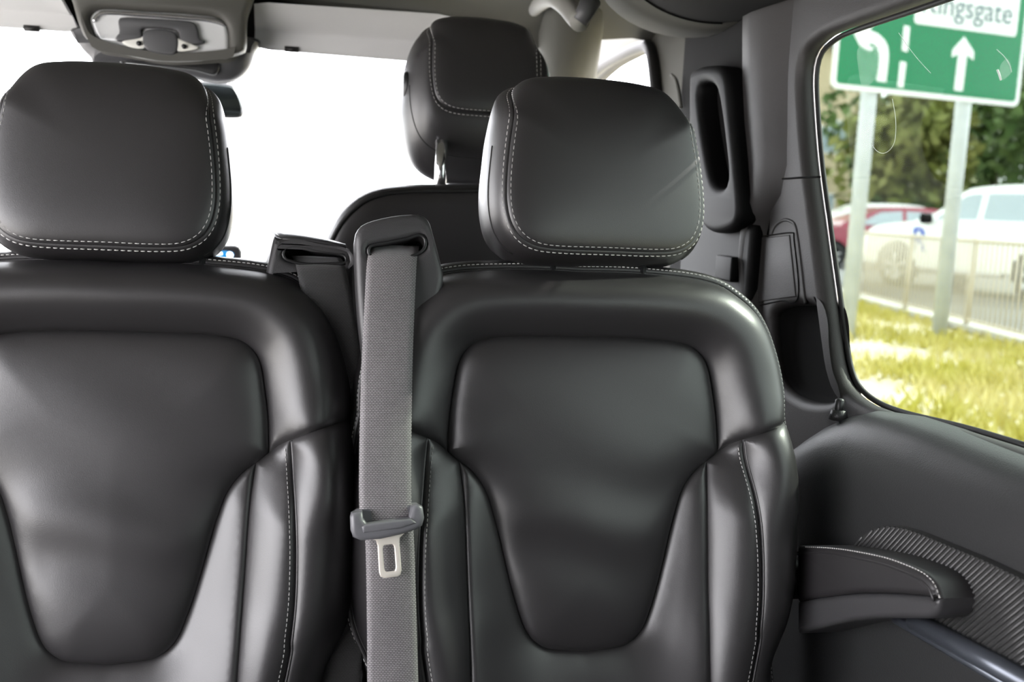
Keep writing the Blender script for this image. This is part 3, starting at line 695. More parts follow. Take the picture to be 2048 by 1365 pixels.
# tongue: moulded sleeve and steel latch plate
tw = .066
def tpt(x, y): return seat_uv(x, y, tw, OR)
sleeve = [(700, 1034), (704, 1025), (724, 1021), (726, 1037), (733, 1046), (818, 1034), (822, 1012), (833, 1007), (844, 1013), (847, 1035), (843, 1050), (832, 1058), (800, 1068), (760, 1077), (722, 1080), (706, 1073), (701, 1060)]
fr = frame(OR + Vector(SP(0, 0, tw)) - b0, Vector((1, 0, 0)), SV)
tongue = slab('tongue_sleeve', [tpt(*p) for p in sleeve], [], fr, .024, .005, 'sleeve', belt, seg=3)
slab('sleeve_back', [tpt(*p) for p in ((702, 1028), (715, 1020), (835, 1008), (845, 1016), (845, 1040), (730, 1060), (703, 1056))], [], frame(OR + Vector(SP(0, 0, tw - .012)) - b0, Vector((1, 0, 0)), SV), .012, .003, 'sleeve', tongue)
bar = [tpt(*p) for p in ((722, 1052), (730, 1047), (820, 1035), (832, 1044), (800, 1055), (726, 1064))]
slab('sleeve_ridge', bar, [], frame(OR + Vector(SP(0, 0, tw + .011)) - b0, Vector((1, 0, 0)), SV), .006, .0025, 'sleeve', tongue)
plate = [(737, 1076), (775, 1074), (812, 1064), (800, 1076), (799, 1090), (803, 1140), (801, 1150), (794, 1154), (768, 1157), (761, 1154), (758, 1145), (755, 1092), (752, 1082)]
hole = rrect(0, 0, 1, 1, .18, 4)
q00, q10, q01, q11 = (765, 1091), (788, 1089), (769, 1145), (792, 1142)
holep = [tpt(*(np.array(q00) * (1 - a) * b + np.array(q10) * a * b + np.array(q01) * (1 - a) * (1 - b) + np.array(q11) * a * (1 - b))) for a, b in hole]
slab('latch_plate', [tpt(*p) for p in plate], [holep], fr, .0036, .0012, 'steel', belt, seg=3)
b1 = Vector((OL.x + .26, OL.y, FLOOR))
belt2 = empty('seat_belt', b1); tag(belt2, 'seat belt hanging behind the left seat edge, shadow put into its dark colour', 'seat belt', 'seat belts in the slotted towers')
ribbon('webbing', [(632, 514), (638, 524), (644, 545), (655, 600), (668, 680), (682, 800), (692, 900)], [.060] * 7, [-.05, -.040, -.022, -.015, -.02, -.03, -.035], 'web_shaded', belt2, OL, b1)
ribbon('webbing', [(712, 1150), (706, 1230), (690, 1310), (682, 1365), (675, 1450), (670, 1600)], [.03, .036, .042, .046, .05, .05], [-.03, -.02, -.01, -.01, -.01, -.01], 'web_shaded', belt2, OL, b1)
tube('buckle_stalk', off([OR + Vector(SP(*seat_uv(x, y, -.03), -.03)) for x, y in cr([(716, 1085), (719, 1110), (724, 1142)], 8)], b0), .003, 'black_plastic', belt, n=8)

# ================================================================== front (driver) seat
YS = 1.60
hcf = Vector((*at(975, 188, 1.74),))
fs = empty('front_seat', (hcf.x, YS, FLOOR)); tag(fs, 'black leather driver seat seen from behind, tall headrest on a chrome post', 'seat')
Ff = [(0, -.032), (.05, -.031), (.076, -.024), (.091, -.006), (.097, .03), (.097, .07), (.094, .11), (.088, .140), (.06, .151), (.03, .154), (0, .155)]
Mf = [(0, -.152), (.05, -.151), (.088, -.142), (.118, -.122), (.138, -.088), (.149, -.045), (.151, 0), (.145, .045), (.131, .085), (.112, .122), (.094, .145), (.06, .153), (.03, .1545), (0, .155)]
fh = headrest('headrest', fs, hcf - fs.location, Ff, Mf, math.radians(4), wside=-.010, back=-.15, top_v=.084, cv=.03, seam2=(.40, .06, -1))
for sx in (-.078, .078):
    tube('headrest_post', off([hcf + Vector((sx, -.002, -.085)), hcf + Vector((sx, -.010, -.13)), hcf + Vector((sx, -.012, -.22))], fs.location), .0105, 'chrome', fs, n=16)
bt_ = hcf + Vector((-.138, .060, .012))
loft('headrest_button', [[tuple(bt_ + Vector((dx, .016 * s_ * math.cos(a), .024 * s_ * math.sin(a))) - fs.location) for a in np.linspace(0, 6.283, 16, endpoint=False)] for dx, s_ in ((.01, 1.1), (0, 1), (-.004, .9), (-.006, .5))], 'black_plastic', fs, caps=(True, True))
# backrest: outline traced on the seat's rear plane, rounded to the front
fb_px = [(640, 560), (648, 500), (660, 468), (682, 432), (718, 398), (762, 380), (820, 374), (900, 373), (985, 373)]
half = [onY(x, y, YS) for x, y in fb_px]; cxs = half[-1][0]; hl = [(cxs - x, z) for x, z in half][::-1]
hl = [(0, hl[0][1])] + hl[1:] + [(.29, 1.25), (.275, .95)]
R_ = cr([(a, b) for a, b in hl], .012); Lf = np.vstack([mirror(R_), R_[1:]])
Lf = np.array([(a + cxs, b) for a, b in Lf]); cm = np.array((cxs, 1.35))
rings = []
for s_, dy in ((.90, .0), (.955, .002), (.975, .008), (.985, .016), (1.0, .024), (1.012, .05), (1.01, .09), (.98, .125), (.93, .14)):
    rings.append([(cm[0] + (p[0] - cm[0]) * s_ - fs.location.x, YS + dy - fs.location.y, cm[1] + (p[1] - cm[1]) * s_ - FLOOR) for p in Lf])
bs = loft('backrest', rings, 'leather', fs, closed=False, caps=(True, True)); recalc(bs.data)
tube('piping', [(cm[0] + (p[0] - cm[0]) * .978 - fs.location.x, YS + .008 - fs.location.y, cm[1] + (p[1] - cm[1]) * .978 - FLOOR) for p in Lf], .004, 'rubber', fs, n=6)
box('seat_cushion', (-.26, .10, .25), (.26, .62, .42), 'leather', fs, .05, 3)
box('pedestal', (-.22, .1, 0), (.22, .55, .26), 'black_plastic', fs, .02)

# ================================================================== windscreen header things
# overhead console with reading lamps
YC = 2.05
con = empty('overhead_console', (*[onY(330, 20, YC)[0]], YC, ROOF)); tag(con, 'grey overhead console with clear reading lamp lens above the mirror', 'console')
def ypl(name, px, holes, Y, depth, bev, m, parent, seg=3, step=.008, closed=True):
    outer = [tuple(p) for p in cr([onY(x, y, Y) for x, y in px], step, True)] if closed else [onY(x, y, Y) for x, y in px]
    hs = [[tuple(p) for p in cr([onY(x, y, Y) for x, y in h], step, True)] for h in holes]
    o = slab(name, outer, hs, Matrix.Translation(-parent.location if parent and not parent.parent else Vector((0, 0, 0))) @ atY(Y), depth, bev, m, parent, seg)
    if parent and parent.parent: o.matrix_parent_inverse = Matrix(); 
    return o
def ysub(name, px, Y, depth, bev, m, parent, root, seg=3, closed=True, step=.006):
    outer = [tuple(p) for p in cr([onY(x, y, Y) for x, y in px], step, True)] if closed else [onY(x, y, Y) for x, y in px]
    return slab(name, outer, [], Matrix.Translation(-root.location) @ atY(Y), depth, bev, m, parent, seg)
lens_px = [(182, 38), (196, 23), (225, 20), (300, 25), (380, 30), (430, 36), (450, 48), (458, 64), (460, 88), (457, 108), (430, 110), (380, 113), (330, 113), (285, 106), (240, 98), (205, 92), (195, 80), (186, 58)]
ypl('console_body', [(135, -60), (150, 10), (165, 60), (182, 84), (230, 104), (330, 122), (430, 118), (480, 108), (492, 95), (494, 40), (505, -60), (320, -70)], [lens_px], YC, .05, .012, 'console', con)
lens = ysub('lamp_lens', lens_px, YC + .004, .035, .010, 'lens', con, con)
ysub('lamp_module', [(238, 42), (250, 36), (300, 38), (380, 44), (395, 56), (400, 78), (412, 84), (395, 90), (362, 84), (352, 62), (288, 58), (284, 78), (240, 84), (232, 76), (240, 66)], YC - .016, .018, .004, 'cover', lens, con)
for px in ([(245, 84), (284, 76), (290, 66), (294, 92), (286, 99), (262, 96)], [(350, 66), (358, 78), (392, 92), (398, 98), (370, 104), (352, 100)]):
    ysub('lamp_reflector', px, YC - .018, .016, .003, 'lens_white', lens, con)
ysub('switch_panel', [(292, 62), (350, 66), (354, 106), (330, 110), (292, 98)], YC - .020, .018, .004, 'cover', lens, con)
for px in ((278, 87), (368, 93)):
    c = onY(*px, YC - .028); tube('lamp_button', off([(c[0], YC - .020, c[1]), (c[0], YC - .031, c[1])], con.location), .0045, 'black_plastic', lens, n=12)
ysub('lamp_chrome_rim', [(184, 40), (198, 25), (226, 22), (380, 32), (432, 38), (452, 50), (454, 56), (430, 48), (380, 41), (230, 31), (202, 34), (192, 46)], YC - .014, .010, .003, 'chrome', lens, con)
# lower sensor cover on the glass
sc_ = ysub('sensor_cover', [(150, 60), (165, 96), (185, 118), (200, 132), (300, 140), (400, 160), (440, 166), (475, 160), (498, 140), (510, 110), (515, 80), (400, 70), (250, 60)], YC + .10, .10, .035, 'cover', con, con, seg=5)
ysub('sensor_window', [(240, 124), (380, 140), (430, 150), (430, 120), (330, 122)], YC + .05, .012, .004, 'black_plastic', sc_, con)
# interior mirror
YM = 2.30
mir = empty('rear_view_mirror', (onY(400, 200, YM)[0], YM, onY(400, 140, YM)[1])); tag(mir, 'small dark rear-view mirror hanging behind the left headrest', 'mirror')
mp = [(292, 168), (300, 160), (380, 162), (455, 168), (473, 178), (484, 205), (487, 226), (480, 236), (440, 236), (360, 228), (300, 222), (290, 205)]
ypl('mirror_housing', mp, [], YM, .045, .012, 'black_plastic', mir)
mpp = np.array(mp, float); mpp = (mpp - mpp.mean(0)) * (.955, .86) + mpp.mean(0)
ysub('mirror_glass', [tuple(p) for p in mpp], YM - .0225, .003, .001, mat('mirror_glass', (.10, .12, .12), .08, metal=.9), mir, mir)
tube('mirror_stalk', off([(onY(360, 128, YM)[0], YM - .10, onY(360, 128, YM)[1]), (onY(362, 150, YM)[0], YM - .05, onY(362, 150, YM)[1]), (onY(385, 190, YM)[0], YM + .02, onY(385, 190, YM)[1])], mir.location), [.020, .014, .012], 'cover', mir, n=14)
# sun visors: bent boards with a hinge clip
YV = 2.12
def visor(name, label, tl, tr, bl_, br, clip, loc_px):
    root = empty(name, (onY(*loc_px, YV)[0], YV, onY(*loc_px, YV)[1])); tag(root, label, 'sun visor', 'sun visors')
    rows = []
    for t, dy in ((-.06, -.055), (0, -.045), (.18, -.030), (.40, -.012), (.5, .004), (.6, .008), (.85, .010), (1.0, .012), (1.04, .018), (1.03, .026), (.9, .03), (.5, .026), (0, -.015), (-.06, -.04)):
        row = []
        for s_ in np.linspace(0, 1, 15):
            top = np.array(tl) * (1 - s_) + np.array(tr) * s_; bot = np.array(bl_) * (1 - s_) + np.array(br) * s_
            e = min(s_, 1 - s_); ee = (1 - min(1, e / .05)) ** 2 * .06
            q = top * (1 - t) + bot * t; q = q + (np.array(((bl_[0] + br[0]) / 2, bot[1])) - q) * 0 
            x, z = onY(q[0], q[1] - ee * (bot[1] - top[1]) * (1 if t > .5 else -1), YV); row.append((x - root.location.x, dy, z - root.location.z))
        rows.append(row)
    o = loft('visor_board', rows, 'visor', root, closed=False); recalc(o.data)
    for e_ in (0, -1): pydata('visor_end', [r[e_] for r in rows], [tuple(range(len(rows)))], 'visor', root, smooth=False)
    c = onY(*clip, YV); tube('visor_clip', off([(c[0] - .014, YV + .012, c[1]), (c[0] + .014, YV + .012, c[1])], root.location), .006, 'rubber', root, n=10)
    return root
visor('sun_visor', 'pale grey sun visor at the windscreen top, behind the tall front headrest', (512, 18), (900, 44), (508, 92), (900, 124), (583, 97), (700, 20))
visor('sun_visor', 'pale grey sun visor in the upper left corner above the left headrest', (-260, -45), (128, -8), (-250, 30), (152, 60), (60, 55), (0, -20))
# dark recess behind the visors
rc = empty('trim_3', (.1, 2.17, ROOF - .1)); tag(rc, 'black visor recess beside the overhead console', kind='structure')
ysub('recess_plate', [(470, -40), (520, -20), (540, 0), (640, 12), (900, 42), (900, 75), (530, 70), (516, 88), (496, 92), (480, 80)], 2.17, .02, .004, 'void', rc, rc, closed=False)
ysub('recess_plate', [(-200, -80), (190, -40), (190, 75), (160, 66), (120, 40), (-200, 10)], 2.17, .02, .004, 'void', rc, rc, closed=False)
# grab handle at the windscreen pillar
XG = .68
gh = empty('grab_handle', (XG, *onX(1100, 10, XG))); tag(gh, 'pale grey grab handle on the roof edge by the windscreen pillar', 'handle')
hp = [(1050, 40), (1058, 26), (1080, 6), (1100, -4), (1118, 2), (1135, 16), (1150, 34), (1160, 44)]
P3 = [Vector((XG, *onX(x, y, XG))) for x, y in hp]
tube('grip', off(cr([tuple(p) for p in P3], .01), gh.location), .017, 'grip', gh, n=16)
for i in (0, -1):
    p = P3[i]; tube('handle_mount', off([p, p + Vector((.02, .01, .04))], gh.location), [.014, .018], 'cover', gh, n=14)
# phone-like display on the dashboard, vent rolls in front of it
YD = 2.42
ds = empty('dashboard_screen', (*[onY(440, 520, YD)[0]], YD, 1.44)); tag(ds, 'black dashboard screen with glowing blue display behind the left headrest', 'display')
ypl('screen_housing', [(300, 492), (470, 490), (481, 494), (484, 504), (483, 560), (300, 566)], [], YD, .025, .006, 'black_plastic', ds, closed=False)
ysub('display', [(310, 502), (452, 502), (464, 504), (468, 508), (466, 516), (440, 518), (310, 520)], YD - .0135, .003, .001, 'blue_screen', ds, ds, closed=False)
ysub('glowing_button', [(454, 506), (460, 504), (466, 508), (466, 514), (460, 517), (454, 514)], YD - .0155, .003, .001, 'white_lit', ds, ds)
ysub('glowing_button', [(425, 506), (444, 505), (445, 510), (425, 512)], YD - .0155, .003, .001, 'white_lit', ds, ds, closed=False)
for i, (pa, pb, r, lab) in enumerate((((36, 521), (130, 521), .017, 'black roll-shaped dashboard vent under the left end of the left headrest'), ((345, 524), (430, 524), .018, 'black roll-shaped dashboard vent beside the blue display'))):
    a = onY(*pa, YD - .06); b = onY(*pb, YD - .06)
    v_ = empty('air_vent', ((a[0] + b[0]) / 2, YD - .06, a[1] - .03)); tag(v_, lab, 'air vent')
    tube('vent_barrel', off([(a[0], YD - .06, a[1]), (a[0] + .006, YD - .06, a[1]), (b[0] - .006, YD - .06, b[1]), (b[0], YD - .06, b[1])], v_.location), [r * .7, r, r, r * .7], 'black_plastic', v_, n=18)
    box('vent_base', off([(a[0] + .01, YD - .09, 1.40)], v_.location)[0], off([(b[0] - .01, YD - .03, a[1] - .005)], v_.location)[0], 'black_plastic', v_, .004)
cu_ = empty('cup_holder', (onY(492, 520, YD - .1)[0], YD - .1, 1.42)); tag(cu_, 'small dark cup rim between left seat and belt tower', 'cup holder')
p = onY(490, 519, YD - .1)
tube('cup_wall', off([(p[0], YD - .1, 1.42), (p[0], YD - .1, p[1] - .004), (p[0], YD - .1, p[1])], cu_.location), [.03, .034, .032], 'cover', cu_, n=20)

# ================================================================== outside, right
GZ = .51
gr = pydata('ground', [(2.6, -30, GZ - .02), (60, -30, GZ - .02), (60, 90, GZ - .02), (2.6, 90, GZ - .02), (1.9, -30, 0), (1.9, 90, 0)], [(0, 1, 2, 3), (0, 3, 5, 4)], 'soil', smooth=False); tag(gr, 'rough earth verge beside the van', kind='structure')
rd_ = pydata('road', [(-60, -40, 0), (1.9, -40, 0), (1.9, 90, 0), (-60, 90, 0)], [(0, 1, 2, 3)], 'pale_road', smooth=False); tag(rd_, 'pale sunlit road around the van', kind='structure')
# fence line and car park behind it
fa = at(2048, 705, 9.95); fb = at(1800, 640, 13.1); fa.z = fb.z = GZ
fd_ = (fb - fa).normalized(); fa = fa - fd_ * 2.2; flen = 7.0
nrm = Vector((fd_.y, -fd_.x, 0)) 
if nrm.x < 0: nrm = -nrm
p0 = fa - fd_ * 30 + nrm * .25; p1 = fa + fd_ * 60 + nrm * .25
cp = pydata('car_park', [tuple(p0), tuple(p0 + nrm * 60), tuple(p1 + nrm * 60), tuple(p1)], [(0, 1, 2, 3)], 'asphalt', smooth=False); tag(cp, 'grey asphalt behind the railing', kind='structure')
kb = pydata('kerb', [tuple(q + Vector((0, 0, z))) for q, z in ((p0 - nrm * .3, 0), (p0 - nrm * .3, .06), (p0, .06), (p0, 0), (p1 - nrm * .3, 0), (p1 - nrm * .3, .06), (p1, .06), (p1, 0))], [(0, 1, 5, 4), (1, 2, 6, 5), (2, 3, 7, 6)], 'pale_road', smooth=False); tag(kb, 'pale kerb under the railing', kind='structure')
fe = empty('railing_fence', fa); tag(fe, 'beige pedestrian railing with thin upright bars in front of the white pickup', 'fence')
def bar(name, a, b, r, parent, m='fence_paint', n=6): return tube(name, off([a, b], parent.location), r, m, parent, n=n)
HF = 1.0
bar('rail', fa + Vector((0, 0, HF)), fa + fd_ * flen + Vector((0, 0, HF)), .022, fe); bar('rail', fa + Vector((0, 0, .12)), fa + fd_ * flen + Vector((0, 0, .12)), .02, fe)
b_ = bar('bar', fa + Vector((0, 0, .12)), fa + Vector((0, 0, HF)), .015, fe)
nb = int(flen / .11)
for i in range(1, nb):
    c = b_.copy(); COL.objects.link(c); c.parent = fe; c.location = fd_ * (i * .11)
for i in range(5): bar('post', fa + fd_ * (i * flen / 4), fa + fd_ * (i * flen / 4) + Vector((0, 0, HF + .03)), .03, fe, n=8)
# return section of railing on the left
fc = fa + fd_ * flen
f2 = empty('railing_fence', fc); tag(f2, 'pale railing section running away behind the left sign post', 'fence')
f2d = (at(1690, 560, 15.5) - fc); f2d.z = 0; l2 = f2d.length; f2d.normalize()
for z in (.15, .55, HF): bar('rail', fc + Vector((0, 0, z)), fc + f2d * l2 + Vector((0, 0, z)), .03, f2)
for i in range(4): bar('post', fc + f2d * (l2 * (i + .5) / 4), fc + f2d * (l2 * (i + .5) / 4) + Vector((0, 0, HF)), .03, f2, n=8)
# road sign on two posts
sa = at(1661, 175, 9.45); sb = at(2035, 216, 10.25); zz = (sa.z + sb.z) / 2; sa.z = sb.z = zz
e1 = (sb - sa); SWD = e1.length; e1.normalize(); e2 = Vector((0, 0, 1)); e3 = e1.cross(e2)
if e3.dot(CAM - sa) < 0: e3 = -e3
def sg(cx, cy):
    q = hit(1620 + .209 * cx, .209 * cy, sa, e3) - sa; return (q.dot(e1), q.z)
rs = empty('road_sign', (*((sa + sb) / 2).xy, GZ)); tag(rs, 'green direction sign with white arrows on two grey posts', 'road sign')
def sgm(d): return Matrix.Translation(-rs.location) @ frame(sa + e3 * d, e1, e2)
# frame() third axis = e1 x e2 ; e3 faces the van
slab('sign_border', rrect(0, 0, SWD, 1.75, .07), [], sgm(0), .02, .004, 'white', rs)
bb = slab('sign_face', rrect(.05, .05, SWD - .05, 1.70, .04), [], sgm(.011), .006, .001, 'green', rs)
slab('up_arrow', [sg(*p) for p in ((1465, 352), (1557, 500), (1552, 580), (1490, 530), (1448, 876), (1364, 866), (1408, 520), (1343, 550), (1350, 480))], [], sgm(.016), .005, .001, 'white', rs)
slab('turn_arrow', [sg(*p) for p in ((408, 325), (490, 232), (612, 228), (560, 290), (640, 325), (700, 380), (735, 450), (742, 530), (736, 630), (716, 792), (622, 776), (645, 640), (650, 540), (638, 470), (600, 428), (545, 415), (560, 440), (605, 470), (555, 492), (465, 440))], [], sgm(.016), .005, .001, 'white', rs)
for q in (((888, 245), (945, 258), (922, 502), (866, 485)), ((852, 588), (910, 600), (880, 846), (825, 832))):
    slab('lane_dash', [sg(*p) for p in q], [], sgm(.016), .005, .001, 'white', rs)
wp = [sg(985, 228), sg(1962, 357)]; wz = (wp[0][1] + wp[1][1]) / 2
slab('name_panel', rrect(sg(990, 150)[0], wz, sg(1975, 200)[0], wz + .62, .04), [], sgm(.016), .006, .001, 'white', rs)
tb = sg(1230, 158); tb2 = sg(1900, 218); tl_ = sg(1062, 120)[0]; tr_ = sg(1915, 190)[0]
tm = text_mesh('sign_lettering', 'Kingsgate', .3, Matrix.Identity(4), 'ink', rs, 'LEFT')
xs = [v.co.x for v in tm.data.vertices]; k = (tr_ - tl_) / (max(xs) - min(xs))
tm.data.transform(Matrix.Translation(-rs.location) @ frame(sa + e3 * .022 + e1 * tl_ + e2 * ((tb[1] + tb2[1]) / 2), e1, e2) @ Matrix.Scale(k, 4) @ Matrix.Translation((-min(xs), 0, 0)))
for px in ((1738, 190), (1927, 205)):
    q = hit(px[0], px[1], sa - e3 * .09, e3); tube('sign_post', off([(q.x, q.y, GZ - .02), (q.x, q.y, zz + 1.6)], rs.location), .076, 'grey_paint', rs, n=20)
# grass on the verge
n = 26000; v = []; f = []
for i in range(n):
    t = rng.rand(); s_ = rng.rand() ** .8
    base = fa - fd_ * 4 + fd_ * (t * 13) - nrm * (.05 + s_ * 3.6)
    if math.sin(base.x * 2.1) * math.sin(base.y * 1.7) + rng.rand() * 1.3 < .15 + s_ * .75: continue
    hgt = .03 + rng.rand() * .09; a = rng.rand() * 6.28; dx, dy = math.cos(a) * .02, math.sin(a) * .02; lx_, ly = rng.normal(0, .04, 2)
    k = len(v); v += [(base.x - dx, base.y - dy, GZ - .03), (base.x + dx, base.y + dy, GZ - .03), (base.x + lx_, base.y + ly, GZ + hgt)]; f.append((k, k + 1, k + 2))
go = pydata('verge_grass', v, f, 'grass', smooth=False); tag(go, 'yellow-green rough grass on the verge under the sign', 'grass', kind='stuff')
# ---- vehicles
def wheel(name, root, c, ax, r, wdt):
    ax = ax.normalized(); t0 = Vector((0, 0, 1)); t1 = ax.cross(t0)
    ring = lambda rr, d: [tuple(c + ax * d + (t0 * math.cos(a) + t1 * math.sin(a)) * rr - root.location) for a in np.linspace(0, 2 * math.pi, 28, endpoint=False)]
    o = loft(name, [ring(r * .62, wdt), ring(r * .68, wdt), ring(r * .93, wdt), ring(r, wdt * .75), ring(r, -wdt * .75), ring(r * .93, -wdt), ring(r * .5, -wdt)], 'tyre', root, caps=(False, True)); recalc(o.data)
    d = loft('rim', [ring(r * .63, wdt * .98), ring(r * .58, wdt * .7), ring(r * .2, wdt * .75), ring(r * .1, wdt * .95)], 'alloy', o, caps=(False, True)); recalc(d.data)
    for k in range(5):
        a = k * 2 * math.pi / 5; dr = t0 * math.cos(a) + t1 * math.sin(a)
        tube('spoke', [c + ax * wdt * .9 + dr * r * .1 - root.location, c + ax * wdt * .85 + dr * r * .6 - root.location], .035, 'alloy', o, n=6)
def vehicle(name, label, cat, o0, fwd, near, low, green, wins, wheels, width, m, r, extras=None):
    """side profile in (along, up) extruded to width with a narrower cabin; near = direction of the side we see"""
    root = empty(name, o0); tag(root, label, cat)
    def P3_(a, z, s): return fwd * a + Vector((0, 0, z)) + near * s
    bmk = np.array(cr(low, .12, True))
    rings = [[tuple(P3_(a * .99, z, s)) for a, z in (bmk - bmk.mean(0)) * k_ + bmk.mean(0)] for s, k_ in ((-width / 2, .96), (-width / 2 + .06, 1), (width / 2 - .06, 1), (width / 2, .965))]
    b = loft('body', rings, m, root, caps=(True, True)); recalc(b.data); autosmooth(b, 50)
    gk = np.array(cr(green, .12, True))
    gb = gk[:, 1].min(); gt = gk[:, 1].max()
    ins = lambda z: .16 * (z - gb) / (gt - gb)
    rings = [[tuple(P3_(a, z, sg_ * (width / 2 - .07 - ins(z)) * q)) for a, z in gk] for sg_, q in ((-1, 1), (-1, .9), (1, .9), (1, 1))]
    c = loft('cabin', rings, m, root, caps=(True, True)); recalc(c.data); autosmooth(c, 40)
    for wv in wins:
        outer = [P3_(a, z, width / 2 - .062 - ins(z)) for a, z in wv]; inn = [P3_(a, z, width / 2 - .09 - ins(z)) for a, z in wv]
        loft('side_window', [[tuple(p) for p in inn], [tuple(p) for p in outer]], 'car_glass', root, caps=(True, True), smooth=False)
    for a, z in wheels: 
        for s in (1, -1): wheel('wheel', root, o0 + P3_(a, r, s * (width / 2 - .10)), near * s, r, .11)
        # dark wheel arch
        arch = [(a + math.cos(t) * r * 1.18, r + math.sin(t) * r * 1.18) for t in np.linspace(-.15, math.pi + .15, 20)]
        loft('wheel_arch', [[tuple(P3_(x, y, width / 2 - .2)) for x, y in arch], [tuple(P3_(x, y, width / 2 + .004)) for x, y in arch]], 'void', root, caps=(False, True), smooth=False)
    return root, P3_
wf = at(1786, 583, 18.5); wr_ = at(2062, 632, 15.9)
zc = GZ - .02; wf.z = wr_.z = zc
fwd = (wf - wr_).normalized(); near = Vector((fwd.y, -fwd.x, 0))
if near.dot(CAM - wf) < 0: near = -near
wb = (wf - wr_).length
o0 = wr_ - near * .85
tr, P3t = vehicle('pickup_truck', 'white pickup truck with blue letter on its wing behind the railing', 'truck', o0, fwd, near,
    [(-1.1, .55), (-.9, .45), (wb + .5, .42), (wb + .85, .5), (wb + .9, .85), (wb + .75, 1.08), (wb + .3, 1.18), (wb - .6, 1.26), (wb - 1.2, 1.27), (0, 1.27), (-1.1, 1.25), (-1.2, .9)],
    [(wb - .25, 1.18), (wb - .75, 1.42), (wb - 1.15, 1.72), (wb - 1.4, 1.84), (wb - 2.2, 1.90), (wb - 2.9, 1.88), (wb - 3.15, 1.75), (wb - 3.35, 1.3), (wb - 3.3, 1.18), (wb - 1.8, 1.16)],
    [[(wb - .78, 1.30), (wb - 1.28, 1.70), (wb - 1.45, 1.74), (wb - 1.62, 1.74), (wb - 1.62, 1.30)], [(wb - 1.74, 1.30), (wb - 1.74, 1.75), (wb - 2.6, 1.75), (wb - 2.72, 1.30)]],
    [(0, 0), (wb, 0)], 1.75, 'car_white', .40)
tube('running_board', [P3t(.6, .40, .86), P3t(wb - .6, .40, .86)], .05, 'alloy', tr, n=8)
bx = P3t(wb - .72, 1.27, .86); mo = loft('wing_mirror', [[tuple(bx + near * (.02 + d) + fwd * math.cos(a) * .06 + Vector((0, 0, .09 * math.sin(a) + .02))) for a in np.linspace(0, 6.283, 12, endpoint=False)] for d in (0, .05, .18, .2)], 'void', tr, caps=(True, True))
lp_ = P3t(wb - .52, .70, .882)
text_mesh('blue_letter', 'R', .62, frame(lp_, -fwd if (-fwd).dot(RT) > 0 else fwd, Vector((0, 0, 1))), 'blue_letter', tr, ext=.012)
# red car farther off
c1 = at(1850, 470, 24.5); c0 = at(1700, 470, 24.5); c1.z = c0.z = GZ - .02
f2_ = (c0 - c1).normalized(); n2 = Vector((f2_.y, -f2_.x, 0))
if n2.dot(CAM - c0) < 0: n2 = -n2
vehicle('parked_car', 'dark red hatchback parked behind the left sign post', 'car', c1 - n2 * .8 - f2_ * .3, f2_, n2,
    [(-.8, .4), (3.2, .38), (3.4, .7), (3.1, .98), (2.2, 1.08), (-.6, 1.08), (-.9, .8)],
    [(2.3, 1.02), (1.5, 1.48), (1.0, 1.58), (0, 1.58), (-.5, 1.42), (-.75, 1.04)],
    [[(1.95, 1.12), (1.4, 1.44), (.85, 1.49), (.85, 1.12)], [(.75, 1.12), (.75, 1.49), (0, 1.48), (-.4, 1.3), (-.4, 1.12)]], [(0, 0), (2.55, 0)], 1.7, 'car_red', .33)
c1 = at(1800, 470, 28); c1.z = GZ - .02
vehicle('parked_car', 'white car roof showing between the red car and the pickup', 'car', c1 - n2 * .8 - f2_ * .3, f2_, n2,
    [(-.8, .4), (3.2, .38), (3.4, .7), (3.1, 1.0), (2.2, 1.12), (-.6, 1.12), (-.9, .8)],
    [(2.3, 1.06), (1.5, 1.62), (1.0, 1.72), (0, 1.72), (-.5, 1.6), (-.75, 1.08)],
    [[(1.95, 1.18), (1.4, 1.55), (.85, 1.6), (.85, 1.18)], [(.75, 1.18), (.75, 1.6), (0, 1.6), (-.4, 1.4), (-.4, 1.18)]], [(0, 0), (2.55, 0)], 1.7, 'car_white', .33)
# ---- trees
def tree(name, label, px, d, rx, rz, zc_px, m, nleaf=2600, seed=1):
    r_ = np.random.RandomState(seed); b = at(px, 470, d); c = at(px, zc_px, d); root = empty(name, (b.x, b.y, GZ - .05)); tag(root, label, 'tree', 'trees beyond the car park')
    tube('trunk', [(0, 0, 0), (.05, 0, (c.z - GZ) * .5), (0, .05, c.z - GZ)], [.22, .17, .1], 'bark', root, n=8)
    blobs = [(r_.normal(0, .42, 3), .35 + .3 * r_.rand()) for _ in range(16)]
    v = []; f = []
    for i in range(nleaf):
        bl_, br = blobs[r_.randint(16)]; q = r_.normal(0, 1, 3); q /= np.linalg.norm(q); q = bl_ + q * br * (.75 + .3 * r_.rand())
        p = np.array((q[0] * rx, q[1] * rx, q[2] * rz + c.z - GZ)); a = r_.normal(0, 1, 3); a /= np.linalg.norm(a); bb_ = np.cross(a, r_.normal(0, 1, 3)); bb_ /= np.linalg.norm(bb_); s_ = .16 + .14 * r_.rand()
        k = len(v); v += [p - a * s_, p + bb_ * s_ * .6, p + a * s_, p - bb_ * s_ * .6]; f.append((k, k + 1, k + 2, k + 3))
    o = pydata('crown', v, f, m, root, smooth=False)
    return root
tree('tree', 'pale green tree leafing out between the two sign posts', 1800, 34, 1.75, 2.7, 290, 'leaf2', 2600, 1)
tree('tree', 'dark green tree just right of the left sign post', 1772, 39, 1.8, 2.9, 320, 'leaf', 2600, 2)
tree('tree', 'dark dense tree behind the pickup roof', 1862, 44, 3.0, 3.6, 305, 'leaf', 3200, 3)
tree('tree', 'dark tree at the right edge behind the right sign post', 1975, 40, 2.7, 3.8, 270, 'leaf', 3200, 4)
tree('tree', 'tall tree on the far right beyond the sign edge', 2110, 31, 2.3, 4.7, 150, 'leaf', 3200, 5)
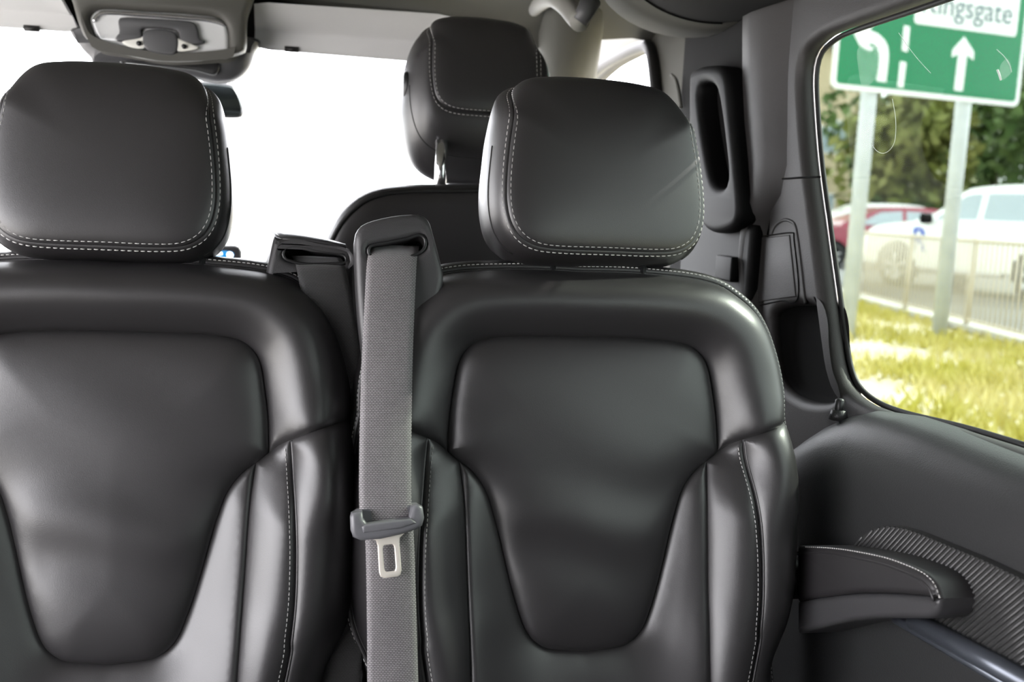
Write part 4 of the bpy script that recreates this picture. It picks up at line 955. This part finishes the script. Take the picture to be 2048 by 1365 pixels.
tree('tree', 'dark leafy tree hidden half behind the green sign', 1905, 52, 3.6, 4.6, 225, 'leaf', 2600, 6)
# ---- buildings
def house(name, label, pxa, pxb, d, z1, roof, wins, dep=8.0):
    a = at(pxa, 470, d); b = at(pxb, 470, d); a.z = b.z = GZ - .05; root = empty(name, a); tag(root, label, 'building')
    e = (b - a); L = e.length; e.normalize(); n_ = Vector((e.y, -e.x, 0))
    if n_.dot(CAM - a) < 0: n_ = -n_
    P = lambda s, z, k: e * s + Vector((0, 0, z)) + n_ * k
    hh = z1
    pydata('walls', [P(0, 0, 0), P(L, 0, 0), P(L, 0, -dep), P(0, 0, -dep), P(0, hh, 0), P(L, hh, 0), P(L, hh, -dep), P(0, hh, -dep)], [(0, 1, 5, 4), (1, 2, 6, 5), (2, 3, 7, 6), (3, 0, 4, 7), (4, 5, 6, 7)], 'stone', root, smooth=False)
    ov = .35
    pydata('roof', [P(-ov, hh - .1, ov), P(L + ov, hh - .1, ov), P(L + ov, hh + roof, -dep / 2), P(-ov, hh + roof, -dep / 2), P(L + ov, hh - .1, -dep - ov), P(-ov, hh - .1, -dep - ov), P(-ov, hh + .1, ov), P(L + ov, hh + .1, ov)], [(6, 7, 2, 3), (0, 1, 7, 6), (3, 2, 4, 5), (0, 6, 3, 5), (1, 4, 2, 7)], 'slate', root, smooth=False)
    for s, z, w_, h_ in wins:
        f_ = pydata('window', [P(s - .08, z - .08, .03), P(s + w_ + .08, z - .08, .03), P(s + w_ + .08, z + h_ + .08, .03), P(s - .08, z + h_ + .08, .03), P(s - .08, z - .08, 0), P(s + w_ + .08, z - .08, 0), P(s + w_ + .08, z + h_ + .08, 0), P(s - .08, z + h_ + .08, 0)], [(0, 1, 2, 3), (0, 4, 5, 1), (1, 5, 6, 2), (2, 6, 7, 3), (3, 7, 4, 0)], 'frame', root, smooth=False)
        pydata('pane', [P(s, z, .04), P(s + w_, z, .04), P(s + w_, z + h_, .04), P(s, z + h_, .04)], [(0, 1, 2, 3)], 'car_glass', f_, smooth=False)
    return root
house('stone_house', 'tall tan house left of the road sign behind the left post', 1560, 1705, 50, 9.7, 1.4, [(.4, 1, .9, 1.4), (1.6, 4.6, .9, 1.2), (2.25, 5.0, .8, 1.1), (.4, 4.6, .8, 1.1), (1.6, 1.2, .9, 1.3)])
house('stone_house', 'low tan house seen over the red car roof', 1790, 1925, 60, 4.0, 1.5, [(.5, 1.4, .7, 1.0), (2.0, 1.6, .7, .9)])
